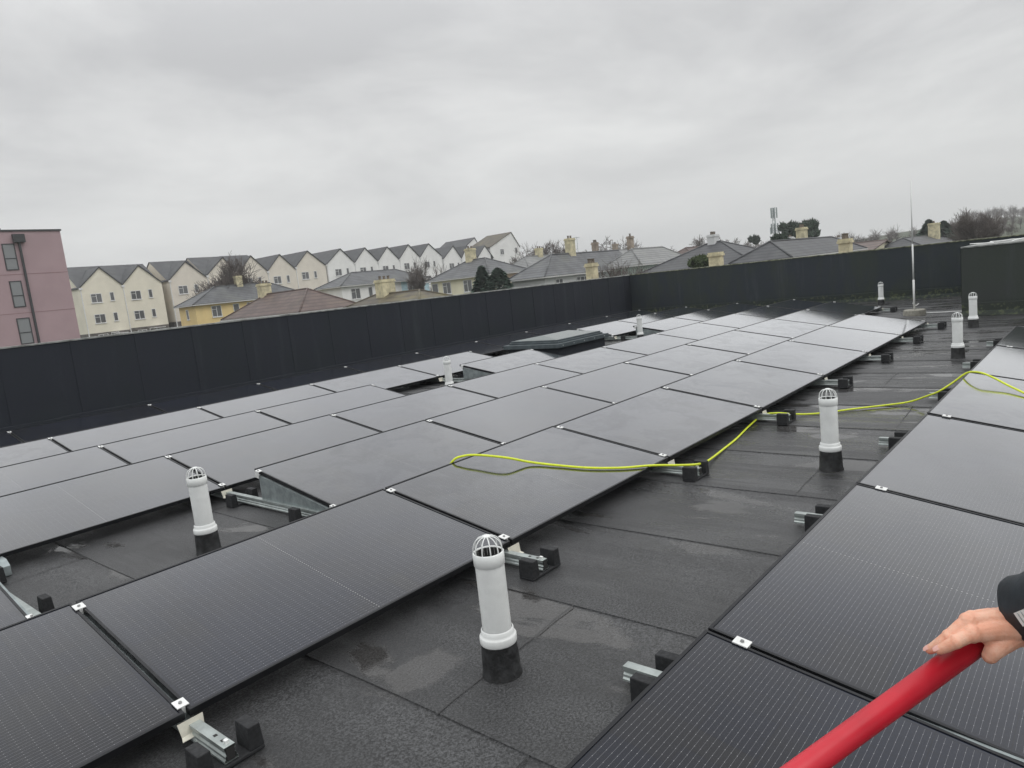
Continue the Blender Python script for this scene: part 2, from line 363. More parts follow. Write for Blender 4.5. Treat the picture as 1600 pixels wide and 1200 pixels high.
def parapet(name, p0, p1, nrm, z0, z1a, z1b, th, mat, capmat, label, cat, seam0, moss=0, grp=None):
    """wall from p0 to p1; nrm points at the roof side; felt sheets lap every 1.02 m"""
    p0 = Vector((*p0, 0)); p1 = Vector((*p1, 0)); d = (p1 - p0); Ln = d.length; ex = d.normalized(); ey = Vector((*nrm, 0))
    root = empty(name, (p0.x, p0.y, z0)); off = -root.location
    W = MB(); s = -.0; edges = [0.0]; x = seam0
    while x < Ln: edges.append(x); x += 1.02
    edges.append(Ln)
    def zt(s): return z1a + (z1b - z1a) * s / Ln
    def P3(s, o_, z): q = p0 + ex * s + ey * o_; return Vector((q.x, q.y, z)) + off
    for i in range(len(edges) - 1):
        a, c = edges[i], edges[i + 1]
        n = 6; vs = []; fs = []
        for k in range(n + 1):
            s_ = a + (c - a) * k / n; t0 = .010 - .006 * k / n + .003 * noise.noise((s_ * 2, i * 3.3, 1))
            zz = zt(s_)
            vs += [P3(s_, t0, z0 - .02), P3(s_, t0 + .004 * noise.noise((s_ * 3, 2, i)), (z0 + zz) / 2), P3(s_, t0, zz), P3(s_, -th, zz), P3(s_, -th, z0 - 4)]
        for k in range(n):
            for j in range(4): q = k * 5 + j; fs.append((q, q + 5, q + 6, q + 1))
        for k in (0, n): q = k * 5; fs.append((q, q + 1, q + 2, q + 3, q + 4))
        W.add(vs, fs)
    wall = W.build('felt_wall', mat, root, auto=True)
    # upstand: felt fillet at the foot with a lapped upper edge
    U = MB(); n = int(Ln / .12); vs = []; fs = []
    for k in range(n + 1):
        s_ = Ln * k / n; h = .245 + .008 * noise.noise((s_ * 4, 1, 0)) + .004 * math.sin(s_ * 5)
        vs += [P3(s_, .115, ZR + .004), P3(s_, .03, ZR + .10), P3(s_, .024, ZR + h), P3(s_, .0, ZR + h + .012)]
    for k in range(n):
        for j in range(3): q = k * 4 + j; fs.append((q, q + 4, q + 5, q + 1))
    U.add(vs, fs); U.build('upstand', mat, root, auto=True)
    # capping: low ragged edge trim
    K = MB(); n = int(Ln / .15); vs = []; fs = []
    for k in range(n + 1):
        s_ = Ln * k / n; h = .016 + .016 * max(0, noise.noise((s_ * 1.7, 7, 0))) + .006 * noise.noise((s_ * 9, 3, 2)); q = zt(s_)
        vs += [P3(s_, .022, q - .012), P3(s_, .024, q + h * .7), P3(s_, -.03, q + h), P3(s_, -th - .02, q + h * .6), P3(s_, -th - .02, q - .03)]
    for k in range(n):
        for j in range(4): q = k * 5 + j; fs.append((q, q + 5, q + 6, q + 1))
    K.add(vs, fs); K.build('capping', capmat, root, auto=True)
    tag(root, label, cat, grp)
    return root
parapet('parapet_wall', (-8.4, 10.5), (20.9, 10.5), (0, -1), ZR, 1.36, 1.31, .3, M['wall'], M['cap'], 'long black felt covered parapet wall running along the far left edge of roof', 'parapet wall', .35)
back = parapet('parapet_wall', (20.9, 10.5), (20.9, -9.0), (-1, 0), ZR, 1.31, 1.27, .3, M['wallg'], M['capm'], 'algae streaked dark parapet wall across the far end of roof', 'parapet wall', .8)
M['wallb'] = mat_wallfelt('mossy_block_felt', True, (.046, .052, .050))
blk = parapet('roof_block', (15.47, -.24), (15.47, -9.0), (-1, 0), ZR, 1.205, 1.235, 5.3, M['wallb'], M['cap'], 'raised mossy felt clad block at the far right corner of the roof', 'roof block', 3.0)
def block_side():
    b = MB(); off = -blk.location
    vs = [Vector((15.46, -.235, ZR - .02)) + off, Vector((20.88, -.235, ZR - .02)) + off, Vector((20.88, -.235, 1.2)) + off, Vector((15.46, -.235, 1.2)) + off]
    b.add(vs, [(0, 1, 2, 3)]); b.build('side_wall', M['wallb'], blk)
    # loose cables and laps lying on the top
    k = MB()
    rnd = random.Random(2)
    for j in range(7):
        y0 = -.5 - j * .45; pts = [Vector((15.5 + i * .42, y0 - i * .1 + rnd.uniform(-.12, .12), 1.235 + rnd.uniform(.0, .03))) + off for i in range(10)]
        k.tube(spline(pts, 4), .011, 6)
    k.build('roof_cable', M['alu'], blk)
block_side()

# ------------------------------------------------------------------ solar panels
TILT = rad(10.07); ROWP = 1.6206
OFF = dict(A=0.0, B=1.872, C=1.857, D=1.825, E=1.811, F=1.784, R=1.243)
ROWY = dict(A=0.0, B=ROWP, C=2 * ROWP, D=3 * ROWP, E=4 * ROWP, F=5 * ROWP, R=-2.667)
ROWZ = dict(A=0, B=0, C=0, D=0, E=0, F=0, R=-.049)
PRES = dict(A=range(-1, 7), B=[-2] + list(range(0, 8)), C=range(-1, 9), D=[-1, 0, 1, 3, 6, 7, 8], E=[-1, 0, 1, 2, 3, 6, 7, 8], F=range(-1, 9), R=range(-1, 5))
def panel_proto():
    root = empty('solar_panel')
    g = MB(); e = .0115
    g.add([(e, e, -.0035), (PL - e, e, -.0035), (PL - e, PW - e, -.0035), (e, PW - e, -.0035)], [(0, 1, 2, 3)])
    g.build('glass', M['glass'], root)
    f = MB(); w = .012; h = .030
    f.box(0, PL, 0, w, -h, 0); f.box(0, PL, PW - w, PW, -h, 0); f.box(0, w, w + .0002, PW - w - .0002, -h, -.0002); f.box(PL - w, PL, w + .0002, PW - w - .0002, -h, -.0002)
    f.build('frame', M['frame'], root); 
    bk = MB(); bk.add([(e, e, -.010), (PL - e, e, -.010), (PL - e, PW - e, -.010), (e, PW - e, -.010)], [(0, 3, 2, 1)])
    bk.box(.2, .3, PW * .45, PW * .55, -.03, -.0105); bk.build('backsheet', M['black'], root)
    return root
ORD = ['first', 'second', 'third', 'fourth', 'fifth', 'sixth', 'seventh', 'eighth', 'ninth', 'tenth', 'eleventh', 'twelfth']
ROWN = dict(A='front row facing the open aisle', B='second row from the aisle', C='third row from the aisle', D='gap-cut fourth row', E='fifth row, behind the skylight', F='darkest row by the left parapet', R='right-hand array')
proto = None
def place_panel(r, k, idx):
    global proto
    if proto is None: proto = panel_proto(); o = proto
    else: o = copy_tree(proto)
    o.location = (OFF[r] + k * PITCH + GAP / 2, ROWY[r], ROWZ[r]); o.rotation_euler = (TILT, 0, 0)
    rd = random.Random(hash((ord(r), k)) & 0xffff)
    o.rotation_euler = (TILT + rd.uniform(-.0018, .0018), rd.uniform(-.0012, .0012), 0)
    tag(o, f'black solar panel, {ORD[idx]} from near end of {ROWN[r]}', 'solar panel', 'solar panels tilted in rows on the flat roof')
for r in 'ABCDEFR':
    for idx, k in enumerate(PRES[r]): place_panel(r, k, idx)

# ------------------------------------------------------------------ mounting: one column of rails, fins, feet and clamps under each joint
RT = -.047           # rail top
def ty(r, y): return ROWZ[r] + (y - ROWY[r]) * math.tan(TILT)
def rail_mesh(y0, y1, w=.042):
    b = MB(); h = .058; z1 = RT; z0 = RT - h; hw = w / 2
    prof = [(-hw - .006, z0), (hw + .006, z0), (hw + .006, z0 + .008), (hw, z0 + .014), (hw, z0 + .024), (hw - .007, z0 + .030), (hw - .007, z0 + .038), (hw, z0 + .044), (hw, z1),
            (-hw, z1), (-hw, z0 + .044), (-hw + .007, z0 + .038), (-hw + .007, z0 + .030), (-hw, z0 + .024), (-hw, z0 + .014), (-hw - .006, z0 + .008)]
    n = len(prof); vs = [(x, y0, z) for x, z in prof] + [(x, y1, z) for x, z in prof]
    fs = [(i, n + i, n + (i + 1) % n, (i + 1) % n) for i in range(n)]
    b.add(vs, fs)
    # open end: shade inside is painted as a dark face, wall of the channel kept as a rim
    return b
def column(x, y_start, rows, R=False, near=False, lab='', dz=0.0, hi_end=None):
    """rows: list of (row, left?, right?) whose joint sits on this column"""
    x0 = x
    root = empty('mounting_rail', (x0, y_start, dz))
    tag(root, lab, 'mounting rail', 'rails, fins and clamps carrying the solar panels')
    o = Vector((x0, y_start, 0))
    y_end = max(ROWY[r] for r, _ in rows) + PW * math.cos(TILT) - .03
    if hi_end: y_end = hi_end
    ra = rail_mesh(0, y_end - y_start).build('rail', M['galv'], root, auto=True)
    # rail end: dark blocks paint the shade of hollow and holes; bolt on top
    e = MB(); e.box(-.016, .016, -.0012, .004, RT - .052, RT - .006); e.build('rail_opening_shade', M['hollow_shade'], root)
    e = MB(); e.box(-.005, .009, .045, .061, RT - .002, RT + .0008); e.build('rail_slot_shade', M['hollow_shade'], root)
    e = MB(); e.box(-.005, .009, .10, .116, RT - .002, RT + .0008); e.build('rail_slot_shade', M['hollow_shade'], root)
    if not R:
        bb = MB(); bb.box(-.006, .008, .016, .034, RT, RT + .014); bb.build('bolt', M['alu'], root)
    done = set()
    for r, (xj, kind) in rows:
        yl = ROWY[r]; zt_ = ROWZ[r]; dxj = xj - x0
        # fin under the joint
        f = MB(); y0 = yl + .03 - o.y; yh = yl + 1.045 - o.y
        def und(yloc): return ty(r, yloc + o.y) - .036
        poly = [(y0, RT + .001), (yh, RT + .001), (yh, und(yh)), (y0, max(und(y0), RT + .006))]
        Mx = frameM((dxj, 0, 0), (0, 1, 0), (0, 0, 1))
        f.prism(poly, -.0015, .0015, Mx)
        # folded flange
        L0 = max(und(y0), RT + .006)
        f.add([(dxj - .004, y0, L0 + .002), (dxj + .016, y0, L0 + .002), (dxj + .016, yh, und(yh) + .002), (dxj - .004, yh, und(yh) + .002)], [(0, 1, 2, 3)])
        f.build('support_fin', M['galv_dark'], root)
        for yy in ((.055, 1.045) if r != 'R' else (.10, .985)):
            c = MB(); yc = yl + yy - o.y; zc = ty(r, yl + yy)
            Mc = Matrix.Translation((dxj, yc, zc + .0015)) @ Matrix.Rotation(TILT, 4, 'X')
            w = .023; ln = .026 if r != 'R' else .028
            if kind == 'mid': c.box(-w, w, -ln, ln, 0, .004, 0, Mc); c.box(-.0075, .0075, -ln, ln, -.03, 0, 0, Mc)
            elif kind == 'left': c.box(-w, .008, -ln, ln, 0, .004, 0, Mc); c.box(.004, .009, -ln, ln, -.055, 0, 0, Mc)   # panel ends on the left of x
            else: c.box(-.010, w, -ln, ln, 0, .004, 0, Mc); c.box(-.014, -.009, -ln, ln, -.055, 0.004, 0, Mc)
            cl = c.build('clamp', M['alu'], root)
            if near or r in 'AR':
                s = MB(); s.lathe([(0, .0095), (.007, .0095), (.0075, .004)], 6, Mc, 0, False); s.build('clamp_bolt', M['bolt'], cl)
        # cream locating plate at the low edge
        p = MB(); yp = yl - .012 - o.y; zt = zt_ - .028
        p.add([(dxj - .05, yp, zt), (dxj + .05, yp, zt), (dxj + .045, yp - .012, zt - .050), (dxj - .045, yp - .012, zt - .050), (dxj + .052, yp - .032, zt - .058), (dxj - .052, yp - .032, zt - .058)],
              [(0, 3, 2, 1), (3, 5, 4, 2)])
        pl = p.build('edge_plate', M['plate'], root); sm = pl.modifiers.new('s', 'SOLIDIFY'); sm.thickness = .0025
        # rubber feet
        for yy in ((-.245, .42, ) if r != 'R' else (-.25, .42, 1.30)):
            yf = yl + yy - o.y
            key = round(yf, 1)
            if key in done: continue
            done.add(key)
            g = MB(); y0_, y1_ = yf - .05, yf + .05
            g.box(-.125, .125, y0_, y1_, ZR + .006, ZR + .021)
            g.prism([(-.125, ZR + .021), (-.066, ZR + .021), (-.071, ZR + .112), (-.118, ZR + .112)], -y1_, -y0_, frameM((0, 0, 0), (1, 0, 0), (0, 0, 1)))
            g.prism([(.066, ZR + .021), (.125, ZR + .021), (.118, ZR + .112), (.071, ZR + .112)], -y1_, -y0_, frameM((0, 0, 0), (1, 0, 0), (0, 0, 1)))
            fo = g.build('rubber_foot', M['rubber'], root, auto=True); bevel(fo, .004)
    return root
def has(r, k): return k in PRES[r]
for n in range(-1, 11):
    # joint number j of row A sits over joint j-1 of the other rows
    rows = []
    for r in 'ABCDEF':
        k = n if r == 'A' else n - 1
        l, rt = has(r, k - 1), has(r, k)
        if not (l or rt): continue
        rows.append((r, (OFF[r] + k * PITCH, 'mid' if l and rt else ('left' if l else 'right'))))
    if not rows: continue
    # consecutive runs share one rail
    runs = [[rows[0]]]
    for a in rows[1:]:
        if 'ABCDEF'.index(a[0]) == 'ABCDEF'.index(runs[-1][-1][0]) + 1: runs[-1].append(a)
        else: runs.append([a])
    for ri, run in enumerate(runs):
        xs = sum(q[1][0] for q in run[:1]) ; r0 = run[0][0]
        xc = xs - (.055 if r0 == 'A' and n > 0 else 0.0)
        if r0 == 'A' and n == 0: xc = 0.012
        ys = ROWY[r0] - .285
        endtxt = 'starting at the open aisle' if r0 == 'A' else f'starting under the {ORD["ABCDEF".index(r0)]} panel row'
        lab = f'galvanised rail with fins, {ORD[n + 1]} rail from the near end, {endtxt}'
        column(xc, ys, [(r, (x - .0, kd)) for r, (x, kd) in run], near=n <= 3, lab=lab)
for k in range(-1, 6):
    l, rt = has('R', k - 1), has('R', k)
    x = OFF['R'] + k * PITCH
    column(x - .07 + (.0 if k else .0), ROWY['R'] - .285, [('R', (x, 'mid' if l and rt else ('left' if l else 'right')))], R=True, near=True,
           lab=f'rail end poking out from under the right-hand array, {ORD[k + 1]} from the viewer', dz=0.0, hi_end=-1.225)
# ballast tray under the third row at the left edge
b = MB(); b.prism([(0, 0), (.32, 0), (.32, .07), (.25, .105), (.08, .105), (0, .07)], 0, .5, frameM((-.35, 3.38, ZR + .006), (0, -1, 0), (0, 0, 1)) if False else frameM((.20, 3.40, ZR + .006), (0, -1, 0), (0, 0, 1)))
o = b.build('ballast_tray', M['galv_dark'], auto=True); bevel(o, .004); tag(o, 'grey folded steel ballast tray under the low edge of the third panel row', 'ballast tray')

# ------------------------------------------------------------------ vent pipes
def vent_proto():
    root = empty('vent_pipe')
    b = MB(); b.lathe([(.086, .004), (.081, .018), (.078, .09), (.0735, .150)], 32); b.build('felt_sleeve', M['feltup'], root)
    b = MB(); b.lathe([(.058, .146), (.076, .146), (.0775, .150), (.0775, .176), (.075, .180), (.0725, .182), (.069, .190), (.068, .204), (.063, .208)], 32); b.build('collar', M['pvc'], root)
    b = MB(); b.lathe([(.0605, .200), (.0605, .500)], 32); b.build('pipe', M['pvc'], root)
    cg = MB(); cg.lathe([(.0605, .482), (.0645, .485), (.0650, .535), (.0620, .538), (.0575, .537), (.0575, .50)], 32)
    for k in range(11):
        a = 2 * math.pi * k / 11; ca, sa = math.cos(a), math.sin(a)
        pts = [(.0605 * ca, .0605 * sa, .533), (.0595 * ca, .0595 * sa, .556), (.052 * ca, .052 * sa, .578), (.036 * ca, .036 * sa, .594), (.016 * ca, .016 * sa, .601)]
        cg.tube(spline(pts, 3), .0026, 5)
    cg.lathe([(0.0001, .607), (.014, .606), (.019, .602), (.017, .597), (0.0001, .597)], 16)
    cg.build('cage_cowl', M['pvc'], root)
    b = MB(); b.lathe([(.0573, .533), (.0573, .42), (.0001, .42)], 24); b.build('bore_shade', M['hollow_shade'], root)  # dark lining paints the shade inside the pipe
    return root
vp = None
for (x, y, s, lab) in ((.976, -.739, 1, 'largest grey plastic vent pipe with cage cowl, nearest the viewer in the aisle'),
                    (1.118, 2.10, 1, 'grey vent pipe standing in the bare gap at the left of the array'),
                    (4.313, -1.067, 1, 'grey vent pipe in the aisle with the yellow hose passing behind it'),
                    (9.788, -1.035, 1, 'grey vent pipe near the far end of the aisle, right of the array corner'),
                    (13.344, -.719, 1, 'grey vent pipe standing just before the raised mossy block'),
                    (19.368, 2.138, 1, 'tiny farthest vent pipe by the back parapet, left of the white rod'),
                    (6.64, 5.28, 1, 'white vent pipe rising from the gap left of the skylight'),
                    (13.08, 5.63, 1, 'white vent pipe rising from the gap right of the skylight')):
    if vp is None: vp = vent_proto(); o = vp
    else: o = copy_tree(vp)
    o.location = (x, y, ZR); o.rotation_euler = (0, 0, x * 3)
    if lab.startswith('white vent'): o.scale = (.95, .95, 1.0)
    tag(o, lab, 'vent pipe', 'vent pipes on the roof')
b = MB(); b.lathe([(.0001, .0), (.004, .0), (.004, -.01)], 10, frameM((4.313 - .035, -1.067 - .0515, ZR + .30), (1, 0, 0), (0, 0, 1), (0, -1, 0)))
# ------------------------------------------------------------------ lightning rod on its concrete block
root = empty('lightning_rod', (16.228, .747, ZR)); tag(root, 'tall thin white rod standing on a round concrete block at the far end', 'lightning rod')
b = MB(); b.lathe([(.0001, .115), (.20, .115), (.215, .10), (.22, .0)], 10, None, 0, False); b.build('concrete_block', M['conc'], root)
b = MB(); b.tube([(0, 0, .11), (0, 0, .75)], .021, 8); b.tube([(0, 0, .75), (0, 0, 1.5)], .016, 8); b.tube([(0, 0, 1.5), (0, 0, 2.83)], [.014, .012], 8); b.build('rod', M['whitem'], root)
b = MB(); b.tube([(-.03, -.09, .24), (.0, -.04, .2), (0, 0, .21), (.0, .03, .26)], .01, 6); b.build('bracket', M['alu'], root)
b = MB(); b.tube(spline([(0.05, -.18, .03), (.05, -.5, .022), (-.02, -.85, .03), (-.3, -1.25, .02), (-.6, -1.7, .02)], 5), .014, 6); b.build('earth_cable', M['whitem'], root)

# ------------------------------------------------------------------ skylight
root = empty('skylight', (9.75, 5.45, ZR)); tag(root, 'low rectangular grey skylight with sloped glass top between the panel rows', 'skylight')
W_, D_, H_ = 1.76, 1.40, .38
b = MB(); b.box(.07, W_ - .07, .07, D_ - .07, 0, H_ - .07); b.build('curb', M['wall'], root)
b = MB(); b.box(0, W_, 0, D_, H_ - .085, H_ - .005); b.box(.10, W_ - .10, .08, D_ - .08, H_ - .005, H_ + .03); bevel(b.build('frame', M['skyf'], root), .006)
b = MB(); b.box(.13, W_ - .13, .11, D_ - .11, H_ + .03, H_ + .062); bevel(b.build('sash', M['skyf'], root), .005)
b = MB(); z0 = H_ + .064; b.add([(.15, .13, z0), (W_ - .15, .13, z0), (W_ - .15, D_ - .13, z0), (.15, D_ - .13, z0), (.45, D_ / 2, z0 + .07), (W_ - .45, D_ / 2, z0 + .07)], [(0, 1, 5, 4), (1, 2, 5), (2, 3, 4, 5), (3, 0, 4)]); b.build('pane', M['skyg'], root)
sc = MB()
for k in range(5): sc.lathe([(.0001, .005), (.007, .004), (.008, 0)], 6, frameM((.15 + k * .36, 0, H_ - .045), (1, 0, 0), (0, 0, 1), (0, -1, 0)))
sc.build('screw', M['alu'], root)

# ------------------------------------------------------------------ yellow hose
def A_(u, v, lift=.011): p = onplane(u, v, ROWY['A'], ROWZ['A'] + lift, TILT); return p
def R_(u, v, lift=.011): p = onplane(u, v, ROWY['R'], ROWZ['R'] + lift, TILT); return p
h = [Vector((2.50, 1.30, -.09)), Vector((2.55, 1.22, .06)), onz(707, 721, .205), onz(722, 713, .235), onz(745, 711, .235), onz(790, 715, .205)]
h += [A_(828, 722, .02), A_(870, 727), A_(920, 731), A_(970, 731), A_(1008, 728, .012), onz(1030, 727, .004), onz(1060, 727, -.012), onz(1085, 726, -.015), onz(1100, 723, -.06)]
h += [onz(1112, 716, -.10), onz(1130, 702, -.114), onz(1150, 686, -.114), onz(1168, 668, -.114), onz(1184, 654, -.10), onz(1198, 647, -.06), onz(1212, 645.5, -.028), onz(1226, 646, -.03), onz(1240, 647, -.08), onz(1262, 647, -.112),
      onz(1290, 645, -.114), onz(1318, 641, -.114), onz(1350, 637, -.114), onz(1385, 633, -.112), onz(1420, 628, -.10), onz(1448, 619, -.03), onz(1468, 611, .03), onz(1490, 597, .10), onz(1508, 584, .175)]
h += [onz(1520, 581, .20), onz(1535, 583, .20), onz(1552, 590, .17), onz(1575, 602, .12), onz(1600, 614, .08), onz(1640, 634, .02)]
hp = spline(h, 8)
b = MB(); b.tube(hp, .0090, 10); o = b.build('garden_hose', M['hose']); tag(o, 'bright yellow green hose trailing over the panels and across the aisle', 'hose')
#PART2 ------------------------------------------------------------- surroundings
def xz_on_y(u, v, y): q = ray(u, v); return CP + q * ((y - CP.y) / q.y)
def z_for_v(x, y, v):
    k = (600 - v) / F; d0 = Vector((x, y, 0)) - CP; return (k * d0.dot(CF) - d0.dot(CU)) / (CU.z - k * CF.z)
def len_to_u(p, dr, u):
    k = (u - 800) / F; d0 = Vector(p) - CP; dr = Vector(dr); return (k * d0.dot(CF) - d0.dot(CR)) / (dr.dot(CR) - k * dr.dot(CF))
def gz(x, y):
    r = math.hypot(x - CP.x, y - CP.y)
    def sm(a, b, t): t = min(1, max(0, (t - a) / (b - a))); return t * t * (3 - 2 * t)
    z = -4 + 2.0 * sm(35, 95, r) + 1.2 * sm(95, 190, r) + 1.3 * sm(190, 420, r)
    hx, hy = 640, 70
    z += 9 * math.exp(-(((x - hx) / 260) ** 2 + ((y - hy) / 95) ** 2)) * sm(250, 420, r)
    return z
def ground():
    rs = [0, 12, 25, 40, 60, 80, 100, 130, 160, 200, 250, 300, 360, 420, 480, 540, 600, 660, 720, 800, 1000, 1500, 2500, 4500]; n = 120
    vs = [(CP.x, CP.y, -4)]; fs = []
    for r in rs[1:]:
        for k in range(n):
            a = 2 * math.pi * k / n; x = CP.x + r * math.cos(a); y = CP.y + r * math.sin(a); vs.append((x, y, gz(x, y)))
    for k in range(n): fs.append((0, 1 + k, 1 + (k + 1) % n))
    for i in range(len(rs) - 2):
        for k in range(n):
            a = 1 + i * n + k; b_ = 1 + i * n + (k + 1) % n; fs.append((a, a + n, b_ + n, b_))
    b = MB(); b.add(vs, fs, 0, True)
    t = NT('grass_ground'); p = t.pos()
    t.col(t.mix(t.mapr(t.noise(p, .08, 6, .6), .35, .65), (.035, .055, .022), (.07, .075, .045))); t.rough(.95)
    tag(b.build('ground', t.m), kind='structure')
    # road between the own building and the terraces
    rd_ = MB()
    pts = [(-60 + 8 * k, 86) for k in range(32)]; vs = []; fs = []
    for x, y in pts: vs += [(x, y - 4, gz(x, y - 4) + .03), (x, y + 4, gz(x, y + 4) + .03)]
    for k in range(31): fs.append((2 * k, 2 * k + 2, 2 * k + 3, 2 * k + 1))
    rd_.add(vs, fs); tag(rd_.build('road', simple('asphalt', (.05, .05, .05), .8)), kind='structure')
ground()

def mat_render(name, c): return simple(name, c, .85, 0, .06, .5)
def mat_tiles(name, c, var=.3, moss=(.10, .11, .05), mf=.25, course=.22):
    t = NT(name); p = t.pos(); X, Y, Z = t.sep(p)
    n = t.noise(p, .9, 5, .6); n2 = t.noise(p, 7, 3, .6)
    c0 = t.mix(t.mapr(n, .3, .7), tuple(q * (1 - var) for q in c), tuple(q * (1 + var) for q in c))
    c0 = t.mix(t.math('MULTIPLY', t.mapr(n2, .45, .75), .3), c0, tuple(q * 1.35 for q in c))
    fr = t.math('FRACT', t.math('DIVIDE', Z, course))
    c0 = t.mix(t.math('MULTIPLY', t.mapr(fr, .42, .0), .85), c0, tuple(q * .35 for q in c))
    c0 = t.mix(t.math('MULTIPLY', t.mapr(t.noise(p, .45, 5, .65), .5, .75), mf), c0, moss)
    t.col(c0); t.rough(.55); return t.m
HM = dict(cream=mat_render('cream_render', (.80, .76, .64)), tan=mat_render('tan_render', (.74, .69, .61)), white=mat_render('white_render', (.84, .84, .83)),
          yellow=mat_render('yellow_render', (.80, .62, .30)), blue=mat_render('blue_render', (.48, .66, .74)), peach=mat_render('peach_render', (.66, .51, .38)),
          lcream=mat_render('light_cream_render', (.80, .76, .58)), pgrey=mat_render('pale_grey_render', (.62, .63, .63)), mint=mat_render('mint_render', (.46, .54, .49)),
          chim=simple('cream_chimney', (.58, .53, .36), .9, 0, .25, 2.2), chimb=simple('brown_chimney', (.32, .27, .22), .9, 0, .25, 3), stone=simple('dark_stone', (.13, .12, .11), .9, 0, .4, 2.5),
          pot=simple('chimney_pot', (.15, .125, .10), .8), pink=simple('mauve_render', (.40, .29, .31), .85, 0, .05, .35), dark=simple('dark_trim', (.045, .048, .052), .5),
          slate=mat_tiles('slate_roof', (.105, .11, .117)), dslate=mat_tiles('dark_tile_roof', (.064, .067, .073), .25, (.09, .10, .05), .15), brown=mat_tiles('brown_tile_roof', (.11, .075, .066), .3, (.12, .12, .05), .25, .27),
          moss=mat_tiles('mossy_tile_roof', (.10, .085, .06), .3, (.16, .14, .04), .6, .27), lslate=mat_tiles('pale_slate_roof', (.22, .225, .225), .2),
          upvc=simple('white_frame', (.75, .75, .75), .5), gutter=simple('gutter', (.55, .55, .54), .6))
t_ = NT('window_pane'); t_.col((.12, .125, .13)); t_.rough(.12); t_.b.inputs['Specular IOR Level'].default_value = .8; HM['pane'] = t_.m
t_ = NT('reflection_toned_pane'); t_.col((.24, .25, .26)); t_.rough(.2); HM['pane2'] = t_.m  # lighter grey puts the glass reflection into the pane colour

def window(root, Mx, w, h, fr='upvc', nm=2, pane='pane', sill=True):
    """Mx: local x along wall, y out of the wall, z up; origin = window's lower left corner on the wall"""
    f = MB(); b = .065
    f.box(0, w, 0, .05, 0, b, 0, Mx); f.box(0, w, 0, .05, h - b, h, 0, Mx)
    f.box(0, b, 0, .049, b + .001, h - b - .001, 0, Mx); f.box(w - b, w, 0, .049, b + .001, h - b - .001, 0, Mx)
    for k in range(1, nm): f.box(w * k / nm - .03, w * k / nm + .03, 0, .047, b + .001, h - b - .001, 0, Mx)
    if nm > 1: f.box(b, w / nm - .03, 0, .045, h * .66, h * .66 + .04, 0, Mx)
    elif nm == 0: f.box(b, w - b, 0, .045, h * .42, h * .42 + .07, 0, Mx)
    if sill: f.box(-.05, w + .05, .0, .10, -.07, -.003, 0, Mx)
    o = f.build('window', HM[fr], root)
    p = MB(); p.add([(b * .7, .022, b * .7), (w - b * .7, .022, b * .7), (w - b * .7, .022, h - b * .7), (b * .7, .022, h - b * .7)], [(0, 1, 2, 3)], 0, False, Mx)
    p.build('pane', HM[pane], o)
def wallM(x, y, z, face):
    if face == 'S': return frameM((x, y, z), (1, 0, 0), (0, -1, 0), (0, 0, 1))     # faces -Y
    return frameM((x, y, z), (0, -1, 0), (-1, 0, 0), (0, 0, 1))                    # faces -X; local x runs towards the viewer's right
def chimney(root, x, y, z0, z1, w=.75, d=.55, mat='chim', pots=2, potm='pot'):
    c = MB(); c.box(x - w / 2, x + w / 2, y - d / 2, y + d / 2, z0, z1 - .22); c.box(x - w / 2 - .06, x + w / 2 + .06, y - d / 2 - .06, y + d / 2 + .06, z1 - .22, z1 - .10); c.box(x - w / 2 - .02, x + w / 2 + .02, y - d / 2 - .02, y + d / 2 + .02, z1 - .10, z1)
    o = c.build('chimney', HM[mat], root)
    for k in range(pots):
        p = MB(); px = x + (k - (pots - 1) / 2) * (w / max(1, pots)) ; p.lathe([(.11, z1), (.085, z1 + .2), (.11, z1 + .22), (.11, z1 + .27), (.0001, z1 + .27)], 8, Matrix.Translation((px, y, 0)), 0, False)
        p.build('chimney_pot', HM[potm], o)

# --- row of gabled townhouses
TY = 100.0
peaks = [(154, 418), (215.5, 415), (289, 409), (347, 402.5), (391, 400), (436, 398), (479.5, 392.5), (531, 389), (569.5, 387.5), (604.5, 386), (637.5, 382.5), (669, 381), (707.5, 384.5), (729, 384.5), (757, 384)]
tx = [xz_on_y(u, v, TY) for u, v in peaks]
DESC = ['cream gabled townhouse next to the mauve block, dark stone ground floor', 'cream gabled townhouse second from the mauve block, joined to its twin', 'pale tan gabled townhouse just right of the two cream ones',
        'tan townhouse gable hidden behind the large bare tree', 'tan gabled townhouse rising just right of the big bare tree', 'tan townhouse gable standing behind the chimney of the brown roofed house',
        'last tan townhouse gable before the white ones begin', 'first and largest white gabled townhouse beside the tan ones', 'second white townhouse gable from the tan ones', 'third white townhouse gable from the tan ones',
        'fourth white gabled townhouse, left of the small bare tree', 'fifth white gabled townhouse, behind the small bare tree', 'white townhouse gable just left of the cream chimney on a hipped roof', 'narrow white gable immediately behind the cream chimney', 'last white low gable before the tall moss topped house']
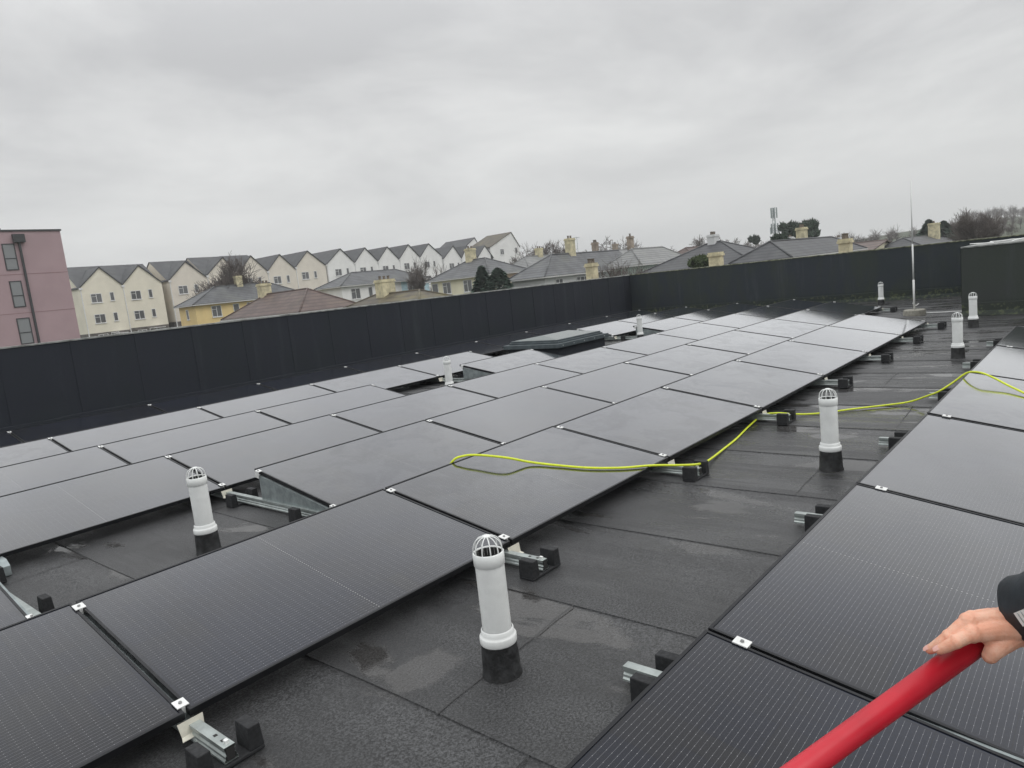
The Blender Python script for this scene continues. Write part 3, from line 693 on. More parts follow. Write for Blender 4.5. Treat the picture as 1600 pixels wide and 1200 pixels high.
def townhouse(i):
    p = tx[i]; x = p.x; zp = p.z
    hl = (x - tx[i - 1].x) / 2 if i > 0 else 2.75
    hr = (tx[i + 1].x - x) / 2 if i < len(tx) - 1 else 2.2
    gap = (1, 3 - 1)
    if i == 1: hr = 2.75
    if i == 2: hl = 2.75
    hl = min(hl, 3.2); hr = min(hr, 3.2)
    ze = zp - 2.45; g = gz(x, TY) - .5
    col = 'cream' if i < 2 else ('tan' if i < 7 else 'white')
    root = empty('townhouse', (x, TY, g)); tag(root, DESC[i], 'house', 'gabled townhouses in the long terrace'); o = -Vector((x, TY, g)); Mo = Matrix.Translation(o)
    w = MB(); D = 9.5; zg = .95 + .028 * (x - tx[0].x) if i < 15 else 1
    zg = min(zg, ze - 4.9)
    # front wall, pentagon; stone ground floor below
    w.add([(x - hl, TY, zg), (x + hr, TY, zg), (x + hr, TY, ze), (x, TY, zp), (x - hl, TY, ze), (x - hl, TY + D, zg), (x + hr, TY + D, zg), (x + hr, TY + D, ze), (x, TY + D, zp), (x - hl, TY + D, ze)],
          [(0, 1, 2, 3, 4), (9, 8, 7, 6, 5), (0, 4, 9, 5), (1, 6, 7, 2)], 0, False, Mo)
    w.build('wall', HM[col], root, auto=False)
    s = MB(); s.box(x - hl + .003, x + hr - .003, TY + .02, TY + D - .02, g - 1, zg + .002, 0, Mo); s.build('ground_floor', HM['stone'] if i < 8 else HM['white'], root)
    r = MB(); ov = .16
    for sgn, hw in ((-1, hl), (1, hr)):
        sl = (zp - ze) / hw; ow = hw + (ov if (i in (0, 2) and sgn < 0) or (i in (1, 14) and sgn > 0) else 0)
        a = Vector((x, TY - .12, zp + .10)); b_ = Vector((x + sgn * ow, TY - .12, zp + .10 - sl * ow)); e = Vector((0, D + .3, 0)); dn = Vector((0, 0, -.13))
        r.add([a, b_, b_ + e, a + e, a + dn, b_ + dn, b_ + e + dn, a + e + dn], [(0, 1, 2, 3), (4, 7, 6, 5), (0, 4, 5, 1), (3, 2, 6, 7), (1, 5, 6, 2)], 0, False, Mo)
    if i in (0, 1, 2, 3, 4):    # main roof runs along the terrace behind the gable
        zr = zp + .62; yb = TY + 5.2
        x0 = x - hl - (.1 if i in (0, 2) else 0); x1 = x + hr + (.1 if i == 1 else 0)
        r.add([(x0, TY + .6, ze + .1), (x1, TY + .6, ze + .1), (x1, yb, zr), (x0, yb, zr), (x0, TY + 9.6, ze + .1), (x1, TY + 9.6, ze + .1)], [(0, 1, 2, 3), (3, 2, 5, 4)], 0, False, Mo)
        
        for xe in (x0 + .12, x1 - .12):
            w2 = MB(); w2.add([(xe, TY + .7, ze), (xe, yb, zr - .1), (xe, TY + 9.4, ze)], [(0, 2, 1)], 0, False, Mo); w2.build('side_gable', HM[col], root)
    r.build('roof', HM['dslate'], root, auto=False)
    v = MB()
    for sgn, hw in ((-1, hl), (1, hr)):
        sl = (zp - ze) / hw; v.add([(x, TY - .14, zp + .13), (x + sgn * hw, TY - .14, ze + .10), (x + sgn * hw, TY - .14, ze - .07), (x, TY - .14, zp - .05)], [(0, 1, 2, 3)], 0, False, Mo)
    v.build('verge', HM['dark'], root)
    dp = MB(); dp.box(x - hl + .02, x - hl + .12, TY - .09, TY - .002, g, ze - .05, 0, Mo); dp.box(x - hl - .12, x - hl + .28, TY - .16, TY - .002, ze - .32, ze - .04, 0, Mo); dp.build('downpipe', HM['upvc'], root)
    for (dxw, w_, zt, h_, nm) in ((-1.15, 1.35, -3.35, 1.2, 2), (1.0, .55, -3.3, 1.15, 1), (-1.15, 1.35, -6.05, 1.2, 2), (1.0, .55, -6.0, 1.15, 1), (-1.15, 1.2, -8.7, 1.15, 2), (.55, 1.0, -8.6, 1.3, 1)):
        if zp + zt - h_ < g + .1: continue
        window(root, Mo @ wallM(x + dxw - w_ / 2 + (.2 if w_ > 1 else 0), TY - .003, zp + zt - h_, 'S'), w_, h_, 'upvc', nm)
    if i < 3:
        d = MB(); d.box(x + .3, x + 1.9, TY - .9, TY, zg - .35, zg - .27, 0, Mo); d.build('porch', HM['upvc'], root)
for i in range(len(tx)): townhouse(i)

# --- generic hipped / gabled house. B = corner nearest the viewer (photo pixel + depth); footprint runs +y (towards pixel column uA) and +x (to uC)
def house(name, uB, vB, dep, uA, uC, vR, uR=None, walls='cream', roof='slate', label='', ridge='auto', Lx=None, Ly=None, hipx=(1, 1), win=(), chims=(), inset=None, wallE=None, grp='houses beyond the parapet', split=None, storey=5.3):
    B = at(uB, vB, dep); bx, by, ze = B
    if Ly is None: Ly = len_to_u((bx, by, ze), (0, 1, 0), uA)
    if Lx is None: Lx = len_to_u((bx, by, ze), (1, 0, 0), uC)
    Ly = max(4, min(Ly, 22)); Lx = max(4, min(Lx, 24))
    g = min(gz(bx, by), ze - storey)
    root = empty(name, (bx, by, g)); tag(root, label, 'house', grp); o = -Vector((bx, by, g)); Mo = Matrix.Translation(o)
    along = ridge if ridge != 'auto' else ('x' if Lx >= Ly else 'y')
    ov = .4
    x0, x1, y0, y1 = bx - ov, bx + Lx + ov, by - ov, by + Ly + ov
    if along == 'x':
        ins = (y1 - y0) / 2 if inset is None else inset; my = (y0 + y1) / 2
        r0 = (x0 + ins * hipx[0], my); r1 = (x1 - ins * hipx[1], my)
    else:
        ins = (x1 - x0) / 2 if inset is None else inset; mx_ = (x0 + x1) / 2
        r0 = (mx_, y0 + ins * hipx[0]); r1 = (mx_, y1 - ins * hipx[1])
    zr = z_for_v(r0[0], r0[1], vR)
    w = MB(); wi = .002
    w.box(bx, bx + Lx, by, by + Ly, g - 1.5, ze + .02, 0, Mo)
    if along == 'x':
        for e, h in ((bx, hipx[0]), (bx + Lx, hipx[1])):
            if not h: w.add([(e, by, ze), (e, by + Ly, ze), (e, r0[1], zr - .15)], [(0, 1, 2)], 0, False, Mo)
    else:
        for e, h in ((by, hipx[0]), (by + Ly, hipx[1])):
            if not h: w.add([(bx, e, ze), (bx + Lx, e, ze), (r0[0], e, zr - .15)], [(0, 1, 2)], 0, False, Mo)
    w.build('wall', HM[walls], root)
    if split:      # second colour on part of the -Y face and all of the +x half
        sx_ = bx + Lx * split[0]; q = MB(); q.box(sx_, bx + Lx + .004, by - .004, by + Ly + .004, g - 1.5, ze + .01, 0, Mo); q.build('neighbour_wall', HM[split[1]], root)
    r = MB(); ez = ze - .02
    c = [(x0, y0, ez), (x1, y0, ez), (x1, y1, ez), (x0, y1, ez)]; R0 = (*r0, zr); R1 = (*r1, zr)
    if along == 'x': fs = [(0, 1, 5, 4), (1, 2, 5), (2, 3, 4, 5), (3, 0, 4)]
    else: fs = [(0, 1, 4), (1, 2, 5, 4), (2, 3, 5), (3, 0, 4, 5)]
    keep = []
    for f in fs:
        if len(f) == 3:
            if along == 'x': first = f == (3, 0, 4)
            else: first = f == (0, 1, 4)
            if not hipx[0 if first else 1]: continue
        keep.append(f)
    r.add(c + [R0, R1], keep, 0, False, Mo)
    ro = r.build('roof', HM[roof], root); sm = ro.modifiers.new('s', 'SOLIDIFY'); sm.thickness = .12; sm.offset = -1
    rt = MB(); rr = .09
    rt.tube([R0, R1], rr, 6, 0, True, Mo)
    for cc, RR, hh in ((c[0], R0, hipx[0]), (c[3] if along == 'x' else c[1], R0, hipx[0]), (c[1] if along == 'x' else c[3], R1, hipx[1]), (c[2], R1, hipx[1])):
        if hh: rt.tube([cc, RR], rr, 6, 0, True, Mo)
    rt.build('ridge_tiles', HM[roof], root)
    gt = MB(); gt.box(x0 - .06, x1 + .06, y0 - .10, y0 - .01, ez - .14, ez - .03, 0, Mo); gt.box(x0 - .10, x0 - .01, y0 - .005, y1 + .06, ez - .14, ez - .03, 0, Mo); gt.build('gutter', HM['gutter'], root)
    for (face, fx, w_, h_, zt, nm) in win:
        if face == 'S': px = bx + Lx * fx; Mx = wallM(px - w_ / 2, by - .006, ze - zt - h_, 'S')
        else: py = by + Ly * fx; Mx = wallM(bx - .006, py + w_ / 2, ze - zt - h_, 'W')
        window(root, Mo @ Mx, w_, h_, 'upvc', nm, 'pane')
    for (fx, fy, w_, d_, h_, mt, pots) in chims:
        px, py = bx + Lx * fx, by + Ly * fy
        chimney(root, px + o.x, py + o.y, ze - g, zr - g + h_, w_, d_, mt, pots)
    return root, (bx, by, ze, Lx, Ly, zr)
H = []
wn = lambda *a: a
house('brown_roofed_house', 470, 487, 58, 355, 556, 451, walls='white', roof='brown', label='house with dark brown tiled hip roof and cream chimney, only its roof above the parapet',
      win=[('W', .85, 1.3, 1.1, .35, 2), ('W', .5, 1.3, 1.1, .35, 2), ('S', .5, 1.3, 1.1, .35, 2)], chims=[(.5, .80, 1.0, .8, 1.0, 'chim', 3)])
house('mossy_roofed_house', 655, 475, 50, 533, 706, 453, walls='white', roof='moss', label='lower house with mossy yellowish tile roof and chunky cream chimney', win=[('S', .5, 1.3, 1.1, .4, 2)], chims=[(.5, .64, 1.25, .9, 1.1, 'chim', 3)])
house('yellow_house', 304, 476, 84, 279, 476, 448, walls='yellow', roof='slate', label='yellow rendered semi with grey hipped roof below the large bare tree', inset=4.2,
      win=[('S', .17, 1.25, 1.35, .35, 2), ('S', .34, .8, 1.3, .35, 1), ('S', .48, 1.3, 1.3, .35, 2), ('S', .70, 1.3, 1.3, .35, 2), ('W', .5, .6, 1.2, .5, 1)], chims=[(.47, .5, .8, .7, 1.1, 'chim', 2)])
house('white_and_blue_house', 533, 447, 92, 497, 669, 426, walls='white', roof='slate', label='semi detached house, left part white and right part pale blue, grey hip roof', split=(.66, 'blue'), inset=4.2,
      win=[('S', .14, 1.5, 1.4, .45, 2), ('S', .30, .7, 1.3, .45, 1), ('S', .43, 1.4, 1.3, .45, 2), ('S', .76, .9, 1.3, .45, 1), ('S', .90, 1.2, 1.3, .45, 2)])
house('cream_house', 764, 428, 76, 673, 824, 403, walls='lcream', roof='slate', label='cream house with grey hipped roof behind the two conifers, peach end wall',
      win=[('W', .72, 1.3, 1.3, .35, 2), ('W', .93, 1.0, 1.3, .35, 1), ('W', .36, 1.3, 1.3, .35, 2), ('S', .22, 1.0, 1.2, .35, 1)], chims=[(.5, .60, 1.0, .8, 1.3, 'chim', 2)], split=(.38, 'peach'))
house('small_white_house', 826, 420, 92, 812, 884, 401, walls='white', roof='lslate', label='small white house with pale roof between the cream house and big grey roof', win=[('S', .3, .9, 1.1, .6, 1)], chims=[(.62, .5, .9, .7, 1.0, 'chim', 2)], hipx=(1, 0))
house('grey_roofed_house', 850, 432, 66, 838, 990, 398, walls='pgrey', roof='slate', label='large grey slate roofed house with rooflight, behind the tall cream chimney stack',
      win=[('S', .14, 1.2, 1.2, .35, 2), ('S', .38, 2.0, 1.1, .35, 3), ('S', .75, 1.2, 1.2, .35, 2)], chims=[(.46, .5, .85, .7, 1.5, 'chim', 2), (.78, .6, .6, .5, 1.0, 'chimb', 2)], inset=4.5, hipx=(1, 0))
house('mint_house', 1000, 413, 72, 990, 1075, 389, walls='mint', roof='lslate', label='small mint green walled house with pale slate roof and tall dark chimney pot', chims=[(.24, .6, .6, .5, 1.35, 'chimb', 1)], hipx=(1, 1), win=[('S', .6, .9, 1.0, .4, 1)])
house('pale_roofed_house', 972, 402, 110, 955, 1010, 391, walls='pgrey', roof='lslate', label='distant pale slate roof left of the mint green house', chims=[(.2, .5, .8, .6, 1.0, 'chimb', 1), (.8, .5, .8, .6, 1.0, 'chimb', 1)], ridge='x')
house('brown_gabled_house', 1084, 402, 92, 1076, 1130, 387, walls='pgrey', roof='brown', label='small brown roofed house behind the hedge, below the round bare tree', ridge='x', hipx=(1, 1))
house('pale_hipped_house', 1135, 398, 84, 1128, 1172, 384, walls='white', roof='lslate', label='white walled house with pale roof behind the big cream chimney stack', win=[('S', .4, 1.0, 1.0, .3, 1)], ridge='x')
house('dark_hipped_house', 1172, 409, 60, 1146, 1236, 377, walls='pgrey', roof='dslate', label='dark hipped roof with two pale chimneys left of the phone mast', chims=[(.5, .52, 1.0, .7, .7, 'pgrey', 3)], ridge='y', Lx=9, Ly=10)
house('far_dark_house', 1238, 392, 90, 1228, 1262, 382, walls='peach', roof='brown', label='small distant brown roof with pale chimneys below the round evergreen tree', chims=[(.25, .5, .9, .7, 1.1, 'pgrey', 2), (.9, .5, .9, .7, .9, 'pgrey', 2)], ridge='x')
house('wide_dark_roofed_house', 1232, 402, 52, 1224, 1345, 377, walls='pgrey', roof='dslate', label='wide dark tiled roof carrying two cream chimneys right of the phone mast', chims=[(.56, .62, .85, .7, 1.0, 'chim', 3)], ridge='x', hipx=(1, 1))
house('cream_gabled_house', 1360, 390, 78, 1352, 1400, 374.5, walls='lcream', roof='brown', label='small cream gable end house left of the white rod', ridge='y', hipx=(0, 0), chims=[(.5, .35, .9, .6, .9, 'pgrey', 2), (1.5, 1.3, .9, .6, .9, 'chim', 2)], Ly=14)
house('low_roofed_house', 1436, 384, 80, 1430, 1490, 372, walls='cream', roof='dslate', label='low dark roof with big cream chimney right of the white rod', ridge='x', chims=[(.72, .3, 1.6, 1.1, 1.5, 'chim', 1)], hipx=(1, 1))
# tall house closing the terrace, gable towards -Y
def end_house(uP, vP, ye, uL, uR, col, roofm, lab, D=9.0, rise=3.0):
    p = xz_on_y(uP, vP, ye); pl = xz_on_y(uL, vP + 30, ye); pr = xz_on_y(uR, vP + 30, ye)
    hl, hr = p.x - pl.x, pr.x - p.x; x, zp = p.x, p.z; ze = zp - rise; g = gz(x, ye) - .5
    root = empty('tall_white_house', (x, ye, g)); tag(root, lab, 'house', 'houses beyond the parapet'); Mo = Matrix.Translation(-Vector((x, ye, g)))
    w = MB(); w.add([(x - hl, ye, g - 1), (x + hr, ye, g - 1), (x + hr, ye, ze), (x, ye, zp), (x - hl, ye, ze), (x - hl, ye + D, g - 1), (x + hr, ye + D, g - 1), (x + hr, ye + D, ze), (x, ye + D, zp), (x - hl, ye + D, ze)],
          [(0, 1, 2, 3, 4), (9, 8, 7, 6, 5), (0, 4, 9, 5), (1, 6, 7, 2)], 0, False, Mo); w.build('wall', HM[col], root)
    r = MB()
    for sgn, hw in ((-1, hl), (1, hr)):
        sl = (zp - ze) / hw; a = Vector((x, ye - .15, zp + .1)); b_ = Vector((x + sgn * (hw + .2), ye - .15, zp + .1 - sl * (hw + .2))); e = Vector((0, D + .3, 0)); dn = Vector((0, 0, -.15))
        r.add([a, b_, b_ + e, a + e, a + dn, b_ + dn, b_ + e + dn, a + e + dn], [(0, 1, 2, 3), (4, 7, 6, 5), (0, 4, 5, 1), (3, 2, 6, 7), (1, 5, 6, 2)], 0, False, Mo)
    r.build('roof', HM[roofm], root)
    for dxw, w_, zt, h_, nm in ((-hl * .5 - .5, 1.2, rise + .5, 1.2, 2), (hr * .35, .7, rise + .3, 1.3, 1), (-hl * .5 - .5, 1.2, rise + 3.2, 1.2, 2), (hr * .35, .7, rise + 3.1, 1.2, 1)):
        window(root, Mo @ wallM(x + dxw, ye - .004, zp - zt - h_, 'S'), w_, h_, 'upvc', nm)
end_house(798, 363, 100, 766, 812, 'white', 'moss', 'tall white gabled house with moss topped roof closing the terrace', 7.0, 3.0)
end_house(741, 371.5, 108, 724, 752, 'white', 'dslate', 'white gable with grey roof peeping over the terrace left of the tall house', 9.0, 2.4)
# big free standing chimney stacks rising just behind the parapet belong to lower houses nearer by
def stack(u0, u1, v0, v1, dep, mat, pots, lab):
    a = at(u0, v1, dep); b_ = at(u1, v1, dep); w = (b_ - a).length; zt = at((u0 + u1) / 2, v0, dep).z; x, y = (a.x + b_.x) / 2, (a.y + b_.y) / 2; g = gz(x, y)
    root = empty('low_house', (x, y, g)); tag(root, lab, 'house', 'houses beyond the parapet')
    zt -= g; hx = 4.5
    W = MB(); W.box(-hx, hx, -3.5, 3.5, -1, 3.6); W.build('wall', HM['white'], root)
    r = MB(); zz = 4.75; r.add([(-hx - .4, -3.9, 3.58), (hx + .4, -3.9, 3.58), (hx + .4, 3.9, 3.58), (-hx - .4, 3.9, 3.58), (-1.2, 0, zz), (1.2, 0, zz)], [(0, 1, 5, 4), (1, 2, 5), (2, 3, 4, 5), (3, 0, 4)]); r.build('roof', HM['brown'], root)
    chimney(root, 0, 0, 4.3, zt, w / 1.25, w / 1.6, mat, pots)
stack(916, 936, 411, 436, 44, 'chim', 3, 'low house hidden by the parapet whose cream chimney stands before the grey roof')
stack(1107, 1132, 394, 414, 40, 'chim', 0, 'low house hidden by the parapet whose wide stained chimney shows above the back wall')
stack(1309, 1334, 373, 392, 36, 'chim', 3, 'low house hidden by the parapet whose broad cream chimney stands right of centre back wall')

# --- mauve apartment block on the left
def pink():
    yb = 60.0
    c = xz_on_y(93, 358, yb); x1 = c.x; zt = c.z; x0 = x1 - 16; g = gz(x1, yb) - .5
    root = empty('apartment_block', (x1, yb, g)); tag(root, 'mauve flat roofed apartment block with dark windows and downpipe at the left edge', 'apartment block'); Mo = Matrix.Translation(-Vector((x1, yb, g)))
    w = MB(); w.box(x0, x1, yb, yb + 14, g - 1, zt - .12, 0, Mo); w.build('wall', HM['pink'], root)
    r = MB(); r.box(x0 - .08, x1 + .08, yb - .08, yb + 14.1, zt - .12, zt, 0, Mo); r.box(x0, x1 - 3.6, yb + 1, yb + 9, zt, zt + .25, 0, Mo); r.build('roof_edge', HM['dark'], root)
    for (ua, va, ub, vb) in ((2, 383, 30, 420), (14, 441, 41, 478), (25, 499, 54, 535)):
        a = xz_on_y(ua, va, yb); b_ = xz_on_y(ub, vb, yb); am = xz_on_y((ua + ub) / 2, (va + vb) / 2, yb)
        wd = .92 * (xz_on_y(ub - 3, (va + vb) / 2, yb).x - xz_on_y(ua + 3, (va + vb) / 2, yb).x); hh = 1.95
        window(root, Mo @ wallM(am.x - wd / 2, yb - .004, am.z - hh / 2, 'S'), wd, hh, 'dark', 0, 'pane2', False)
    # more windows further left for the same facade
    t = xz_on_y(27, 368, yb); xd = t.x
    d = MB(); d.box(xd - .07, xd + .07, yb - .16, yb - .003, g, zt - .9, 0, Mo); d.box(xd - .38, xd + .38, yb - .34, yb - .003, zt - .95, zt - .35, 0, Mo); d.build('downpipe', HM['dark'], root)
    s = MB()
    for v in (427, 487): q = xz_on_y(60, v, yb); s.box(x0, x1 + .004, yb - .012, yb, q.z - .02, q.z + .02, 0, Mo)
    s.build('joint_line', simple('mauve_joint', (.27, .17, .18), .9), root)
pink()

# --- phone mast
def mast():
    B = at(1211, 366, 170); top = at(1209.5, 324, 170); x, y = B.x, B.y; g = gz(x, y); h = z_for_v(x, y, 324) - g
    root = empty('phone_mast', (x, y, g)); tag(root, 'lattice phone mast with antenna panels left of the round evergreen tree', 'phone mast')
    m_ = MB(); s = .55
    for k in range(3):
        a = 2 * math.pi * k / 3; m_.tube([(s * math.cos(a), s * math.sin(a), 0), (s * .6 * math.cos(a), s * .6 * math.sin(a), h)], .07, 5)
    n = int(h / 1.1)
    for j in range(n):
        for k in range(3):
            a, b_ = 2 * math.pi * k / 3, 2 * math.pi * (k + 1) / 3; f0 = s * (1 - .4 * j / n); f1 = s * (1 - .4 * (j + 1) / n)
            m_.tube([(f0 * math.cos(a), f0 * math.sin(a), j * h / n), (f1 * math.cos(b_), f1 * math.sin(b_), (j + 1) * h / n)], .035, 4)
    m_.build('lattice', HM['dark'] if False else M['galv_dark'], root)
    for zz, hh, rr in ((h - 1.3, 2.4, .7), (h - 4.9, 2.2, .8), (h - 5.4, 1.6, 1.05)):
        for k in range(3):
            a = 2 * math.pi * k / 3 + .4; p = MB(); p.box(-.17, .17, -.09, .09, -hh / 2, hh / 2, 0, Matrix.Translation((rr * math.cos(a), rr * math.sin(a), zz)) @ Matrix.Rotation(a + math.pi / 2, 4, 'Z'))
            p.tube([(0, 0, zz), (rr * math.cos(a), rr * math.sin(a), zz)], .05, 4); p.build('antenna_panel', M['galv_dark'], root)
mast()
# aerial on a roof
a = at(903, 392, 95); z1 = z_for_v(a.x, a.y, 370); root = empty('television_aerial', (a.x, a.y, a.z - 4.0)); tag(root, 'thin television aerial on a pole above the grey slate roof', 'aerial')
b = MB(); b.tube([(0, 0, 0), (0, 0, z1 - a.z + 4.0)], .035, 5); b.tube([(-.5, .2, z1 - a.z + 3.9), (.5, -.2, z1 - a.z + 3.9)], .02, 4)
for k in range(5): b.tube([(-.4 + .2 * k, -.12, z1 - a.z + 3.9), (-.4 + .2 * k, .28, z1 - a.z + 3.9)], .015, 4)
b.build('pole', M['galv_dark'], root)

# --- trees
BARK = simple('bark', (.13, .115, .105), .9, 0, .3, 3); TWIG = simple('twigs', (.14, .12, .11), .9, 0, .2, 2)
def leafmat(n, c):
    t = NT(n); p = t.pos(); t.col(t.mix(t.mapr(t.noise(p, 1.6, 4, .6), .3, .7), tuple(q * .6 for q in c), tuple(q * 1.5 for q in c))); t.rough(.8); return t.m
LEAF = leafmat('evergreen_leaf', (.040, .064, .042)); LEAF2 = leafmat('hedge_leaf', (.055, .080, .030)); CONIF = leafmat('conifer_leaf', (.045, .078, .055))
def bare_tree(h, seed, spread=1.0, twr=.012, levels=5, upright=.35, nb=4, trunkf=.25, root=None, thick=1.0):
    rnd = random.Random(seed); T = MB(); W = MB()
    def grow(p, d, L, r, lev):
        n = 3; pts = [p]; q = p.copy(); dd = d.copy()
        for _ in range(n):
            dd = (dd + Vector((rnd.gauss(0, .13), rnd.gauss(0, .13), rnd.gauss(0, .10) + upright * .10))).normalized(); q = q + dd * L / n; pts.append(q.copy())
        tgt = T if lev < 2 else W
        r1 = max(twr * .7, r * .55); tgt.tube(pts, [r + (r1 - r) * k / n for k in range(n + 1)], 6 if lev < 1 else (4 if lev < 3 else 3), 0, False)
        if lev >= levels: return
        k = nb if lev > 0 else nb + 2
        for j in range(k):
            f = rnd.uniform(.35, 1.0) if lev > 0 else rnd.uniform(.55, 1.0)
            pi = f * n; i0 = min(n - 1, int(pi)); bp = pts[i0].lerp(pts[i0 + 1], pi - i0)
            a = rnd.uniform(0, 2 * math.pi); side = dd.orthogonal().normalized(); side = Matrix.Rotation(a, 3, dd) @ side
            tilt = rnd.uniform(.35, .8) * spread; nd = (dd * math.cos(tilt) + side * math.sin(tilt)).normalized()
            grow(bp, nd, L * rnd.uniform(.55, .82), max(twr, r1 * rnd.uniform(.5, .75)), lev + 1)
    grow(Vector((0, 0, -.3)), Vector((0, 0, 1)), h * trunkf, h * .022 * thick, 0)
    T.build('trunk', BARK, root); W.build('crown', TWIG, root)
    zs = [v.z for v in W.v]; return max(zs)
def place_bare(u, v_top, v_base_hint, dep, lab, seed, name='bare_tree', **kw):
    B = at(u, v_base_hint, dep); x, y = B.x, B.y; g = gz(x, y); h = z_for_v(x, y, v_top) - g
    root = empty(name, (x, y, g)); tag(root, lab, 'tree', 'bare winter trees')
    top = bare_tree(10, seed, root=root, **kw); s = h / top; root.scale = (s * kw.get('sx', 1) if False else s, s, s); root.rotation_euler = (0, 0, seed)
    return root
place_bare(357, 393, 440, 93, 'large many stemmed bare tree above the yellow house', 3, spread=1.0, levels=4, nb=7, upright=1.0, trunkf=.36, twr=.020)
place_bare(660, 397, 435, 98, 'small bare tree in front of the white townhouse gables', 8, spread=.8, levels=4, nb=6, upright=1.2, trunkf=.38, twr=.02)
place_bare(692, 402, 435, 97, 'little bare tree at the corner of the cream house, beside the blue one', 11, spread=.8, levels=4, nb=4, upright=.9, trunkf=.36, twr=.014)
place_bare(1102, 366, 400, 120, 'round crowned bare tree above the hedge at centre right', 21, spread=1.15, levels=5, nb=4, upright=.35, trunkf=.3, twr=.02)
place_bare(1054, 383, 400, 125, 'small bare tree between the mint house and the round crowned tree', 23, spread=1.0, levels=5, nb=4, trunkf=.3, twr=.02)
place_bare(955, 368, 395, 135, 'broad bare tree behind the pale roofs left of the mint house', 31, spread=1.15, levels=5, nb=4, trunkf=.28, twr=.022)
place_bare(985, 374, 395, 140, 'bare tree right behind the broad one near the mint house', 37, spread=1.1, levels=5, nb=4, trunkf=.28, twr=.022)
place_bare(828, 377, 398, 130, 'bare tree beside the tall white end house', 41, spread=1.0, levels=5, nb=4, trunkf=.3, twr=.022)
place_bare(853, 374, 398, 134, 'tallest bare tree behind the small white house chimney', 43, spread=1.0, levels=5, nb=4, trunkf=.3, twr=.022)
place_bare(876, 378, 398, 130, 'bare tree rising left of the chimneyed grey roof', 47, spread=1.0, levels=5, nb=4, trunkf=.3, twr=.022)
place_bare(1136, 372, 396, 150, 'bare tree just right of the round crowned one', 51, spread=1.1, levels=5, nb=4, trunkf=.28, twr=.024)
place_bare(1165, 373, 396, 150, 'bare tree left of the dark hipped roof', 53, spread=1.1, levels=5, nb=4, trunkf=.28, twr=.024)
place_bare(1420, 366, 388, 120, 'low bare tree behind the white rod', 61, spread=1.2, levels=5, nb=4, trunkf=.25, twr=.02)
place_bare(1523, 320, 378, 70, 'big bushy bare tree above the raised block at right', 67, spread=1.05, levels=4, nb=8, upright=.95, trunkf=.36, twr=.022, thick=1.3)
place_bare(948, 399, 430, 52, 'thin bare shrub tree beside the cream chimney stack', 71, spread=.9, levels=4, nb=5, upright=.9, trunkf=.38, twr=.02)
place_bare(978, 402, 430, 52, 'thin bare shrub tree between the chimney stack and mint house', 73, spread=.9, levels=4, nb=5, upright=.9, trunkf=.38, twr=.02)
place_bare(1580, 346, 380, 150, 'distant bare tree at the right edge', 79, spread=1.1, levels=5, nb=4, trunkf=.28, twr=.024)
place_bare(1557, 350, 380, 160, 'distant bare tree behind the big bushy one', 83, spread=1.1, levels=5, nb=4, trunkf=.28, twr=.024)
def leafy(root, blobs, size, n, mat, seed, up=False):
    rnd = random.Random(seed); L = MB()
    for (cx_, cy_, cz_, rx, ry, rz_) in blobs:
        for _ in range(n):
            d = Vector((rnd.gauss(0, 1), rnd.gauss(0, 1), rnd.gauss(0, 1))).normalized(); f = rnd.uniform(.55, 1.04) ** .6
            p = Vector((cx_ + d.x * rx * f, cy_ + d.y * ry * f, cz_ + d.z * rz_ * f))
            s = size * rnd.uniform(.5, 1.3); a = Vector((rnd.gauss(0, 1), rnd.gauss(0, 1), rnd.gauss(0, .6))).normalized(); c_ = a.orthogonal().normalized(); c_ = Matrix.Rotation(rnd.uniform(0, 6), 3, a) @ c_; e = a.cross(c_)
            L.add([p - c_ * s * .5, p + e * s * .35, p + c_ * s * .9 + (Vector((0, 0, .4 * s)) if up else Vector()), p - e * s * .35], [(0, 1, 2, 3)])
    return L.build('crown', mat, root)
def conifer(u, v_top, v_b, dep, wpx, lab, seed, mat=CONIF, n=1300):
    B = at(u, v_b, dep); x, y = B.x, B.y; g = gz(x, y); h = z_for_v(x, y, v_top) - g; R = wpx * .68 * dep / F
    root = empty('conifer', (x, y, g)); tag(root, lab, 'tree', 'evergreen trees')
    t = MB(); t.tube([(0, 0, -.2), (0, 0, h * .9)], [.22, .04], 6); t.build('trunk', BARK, root)
    rnd = random.Random(seed); L = MB()
    for _ in range(n * 4):
        zf = rnd.random() ** 1.2; a = rnd.uniform(0, 2 * math.pi); prof = min(1, (1 - zf) * 2.1) ** .85
        lob = 1 + .22 * math.sin(a * 3 + zf * 9 + seed) + .45 * noise.noise((a * 2.2, zf * 9, seed)); rr = R * prof * lob * rnd.uniform(.5, 1.0) ** .5
        p = Vector((rr * math.cos(a), rr * math.sin(a), h * (.12 + .88 * zf))); out = Vector((math.cos(a), math.sin(a), -.15)); s = .40 * rnd.uniform(.5, 1.4); e = out.cross(Vector((0, 0, 1))).normalized()
        e = (e + Vector((0, 0, rnd.uniform(-.6, .6)))).normalized()
        L.add([p - out * s * .3, p + e * s * .4, p + out * s * .8, p - e * s * .4], [(0, 1, 2, 3)])
    L.build('crown', mat, root)
conifer(756, 416, 456, 66, 22, 'narrow dark conifer in front of the cream house', 1)
conifer(780, 419, 456, 64, 42, 'broad dark conifer right of the narrow one, in front of the cream house', 2)
conifer(1452, 343, 385, 96, 22, 'pointed dark conifer left of the big cream chimney', 3)
conifer(1475, 345, 385, 98, 26, 'dark conifer behind the big cream chimney at right', 4)
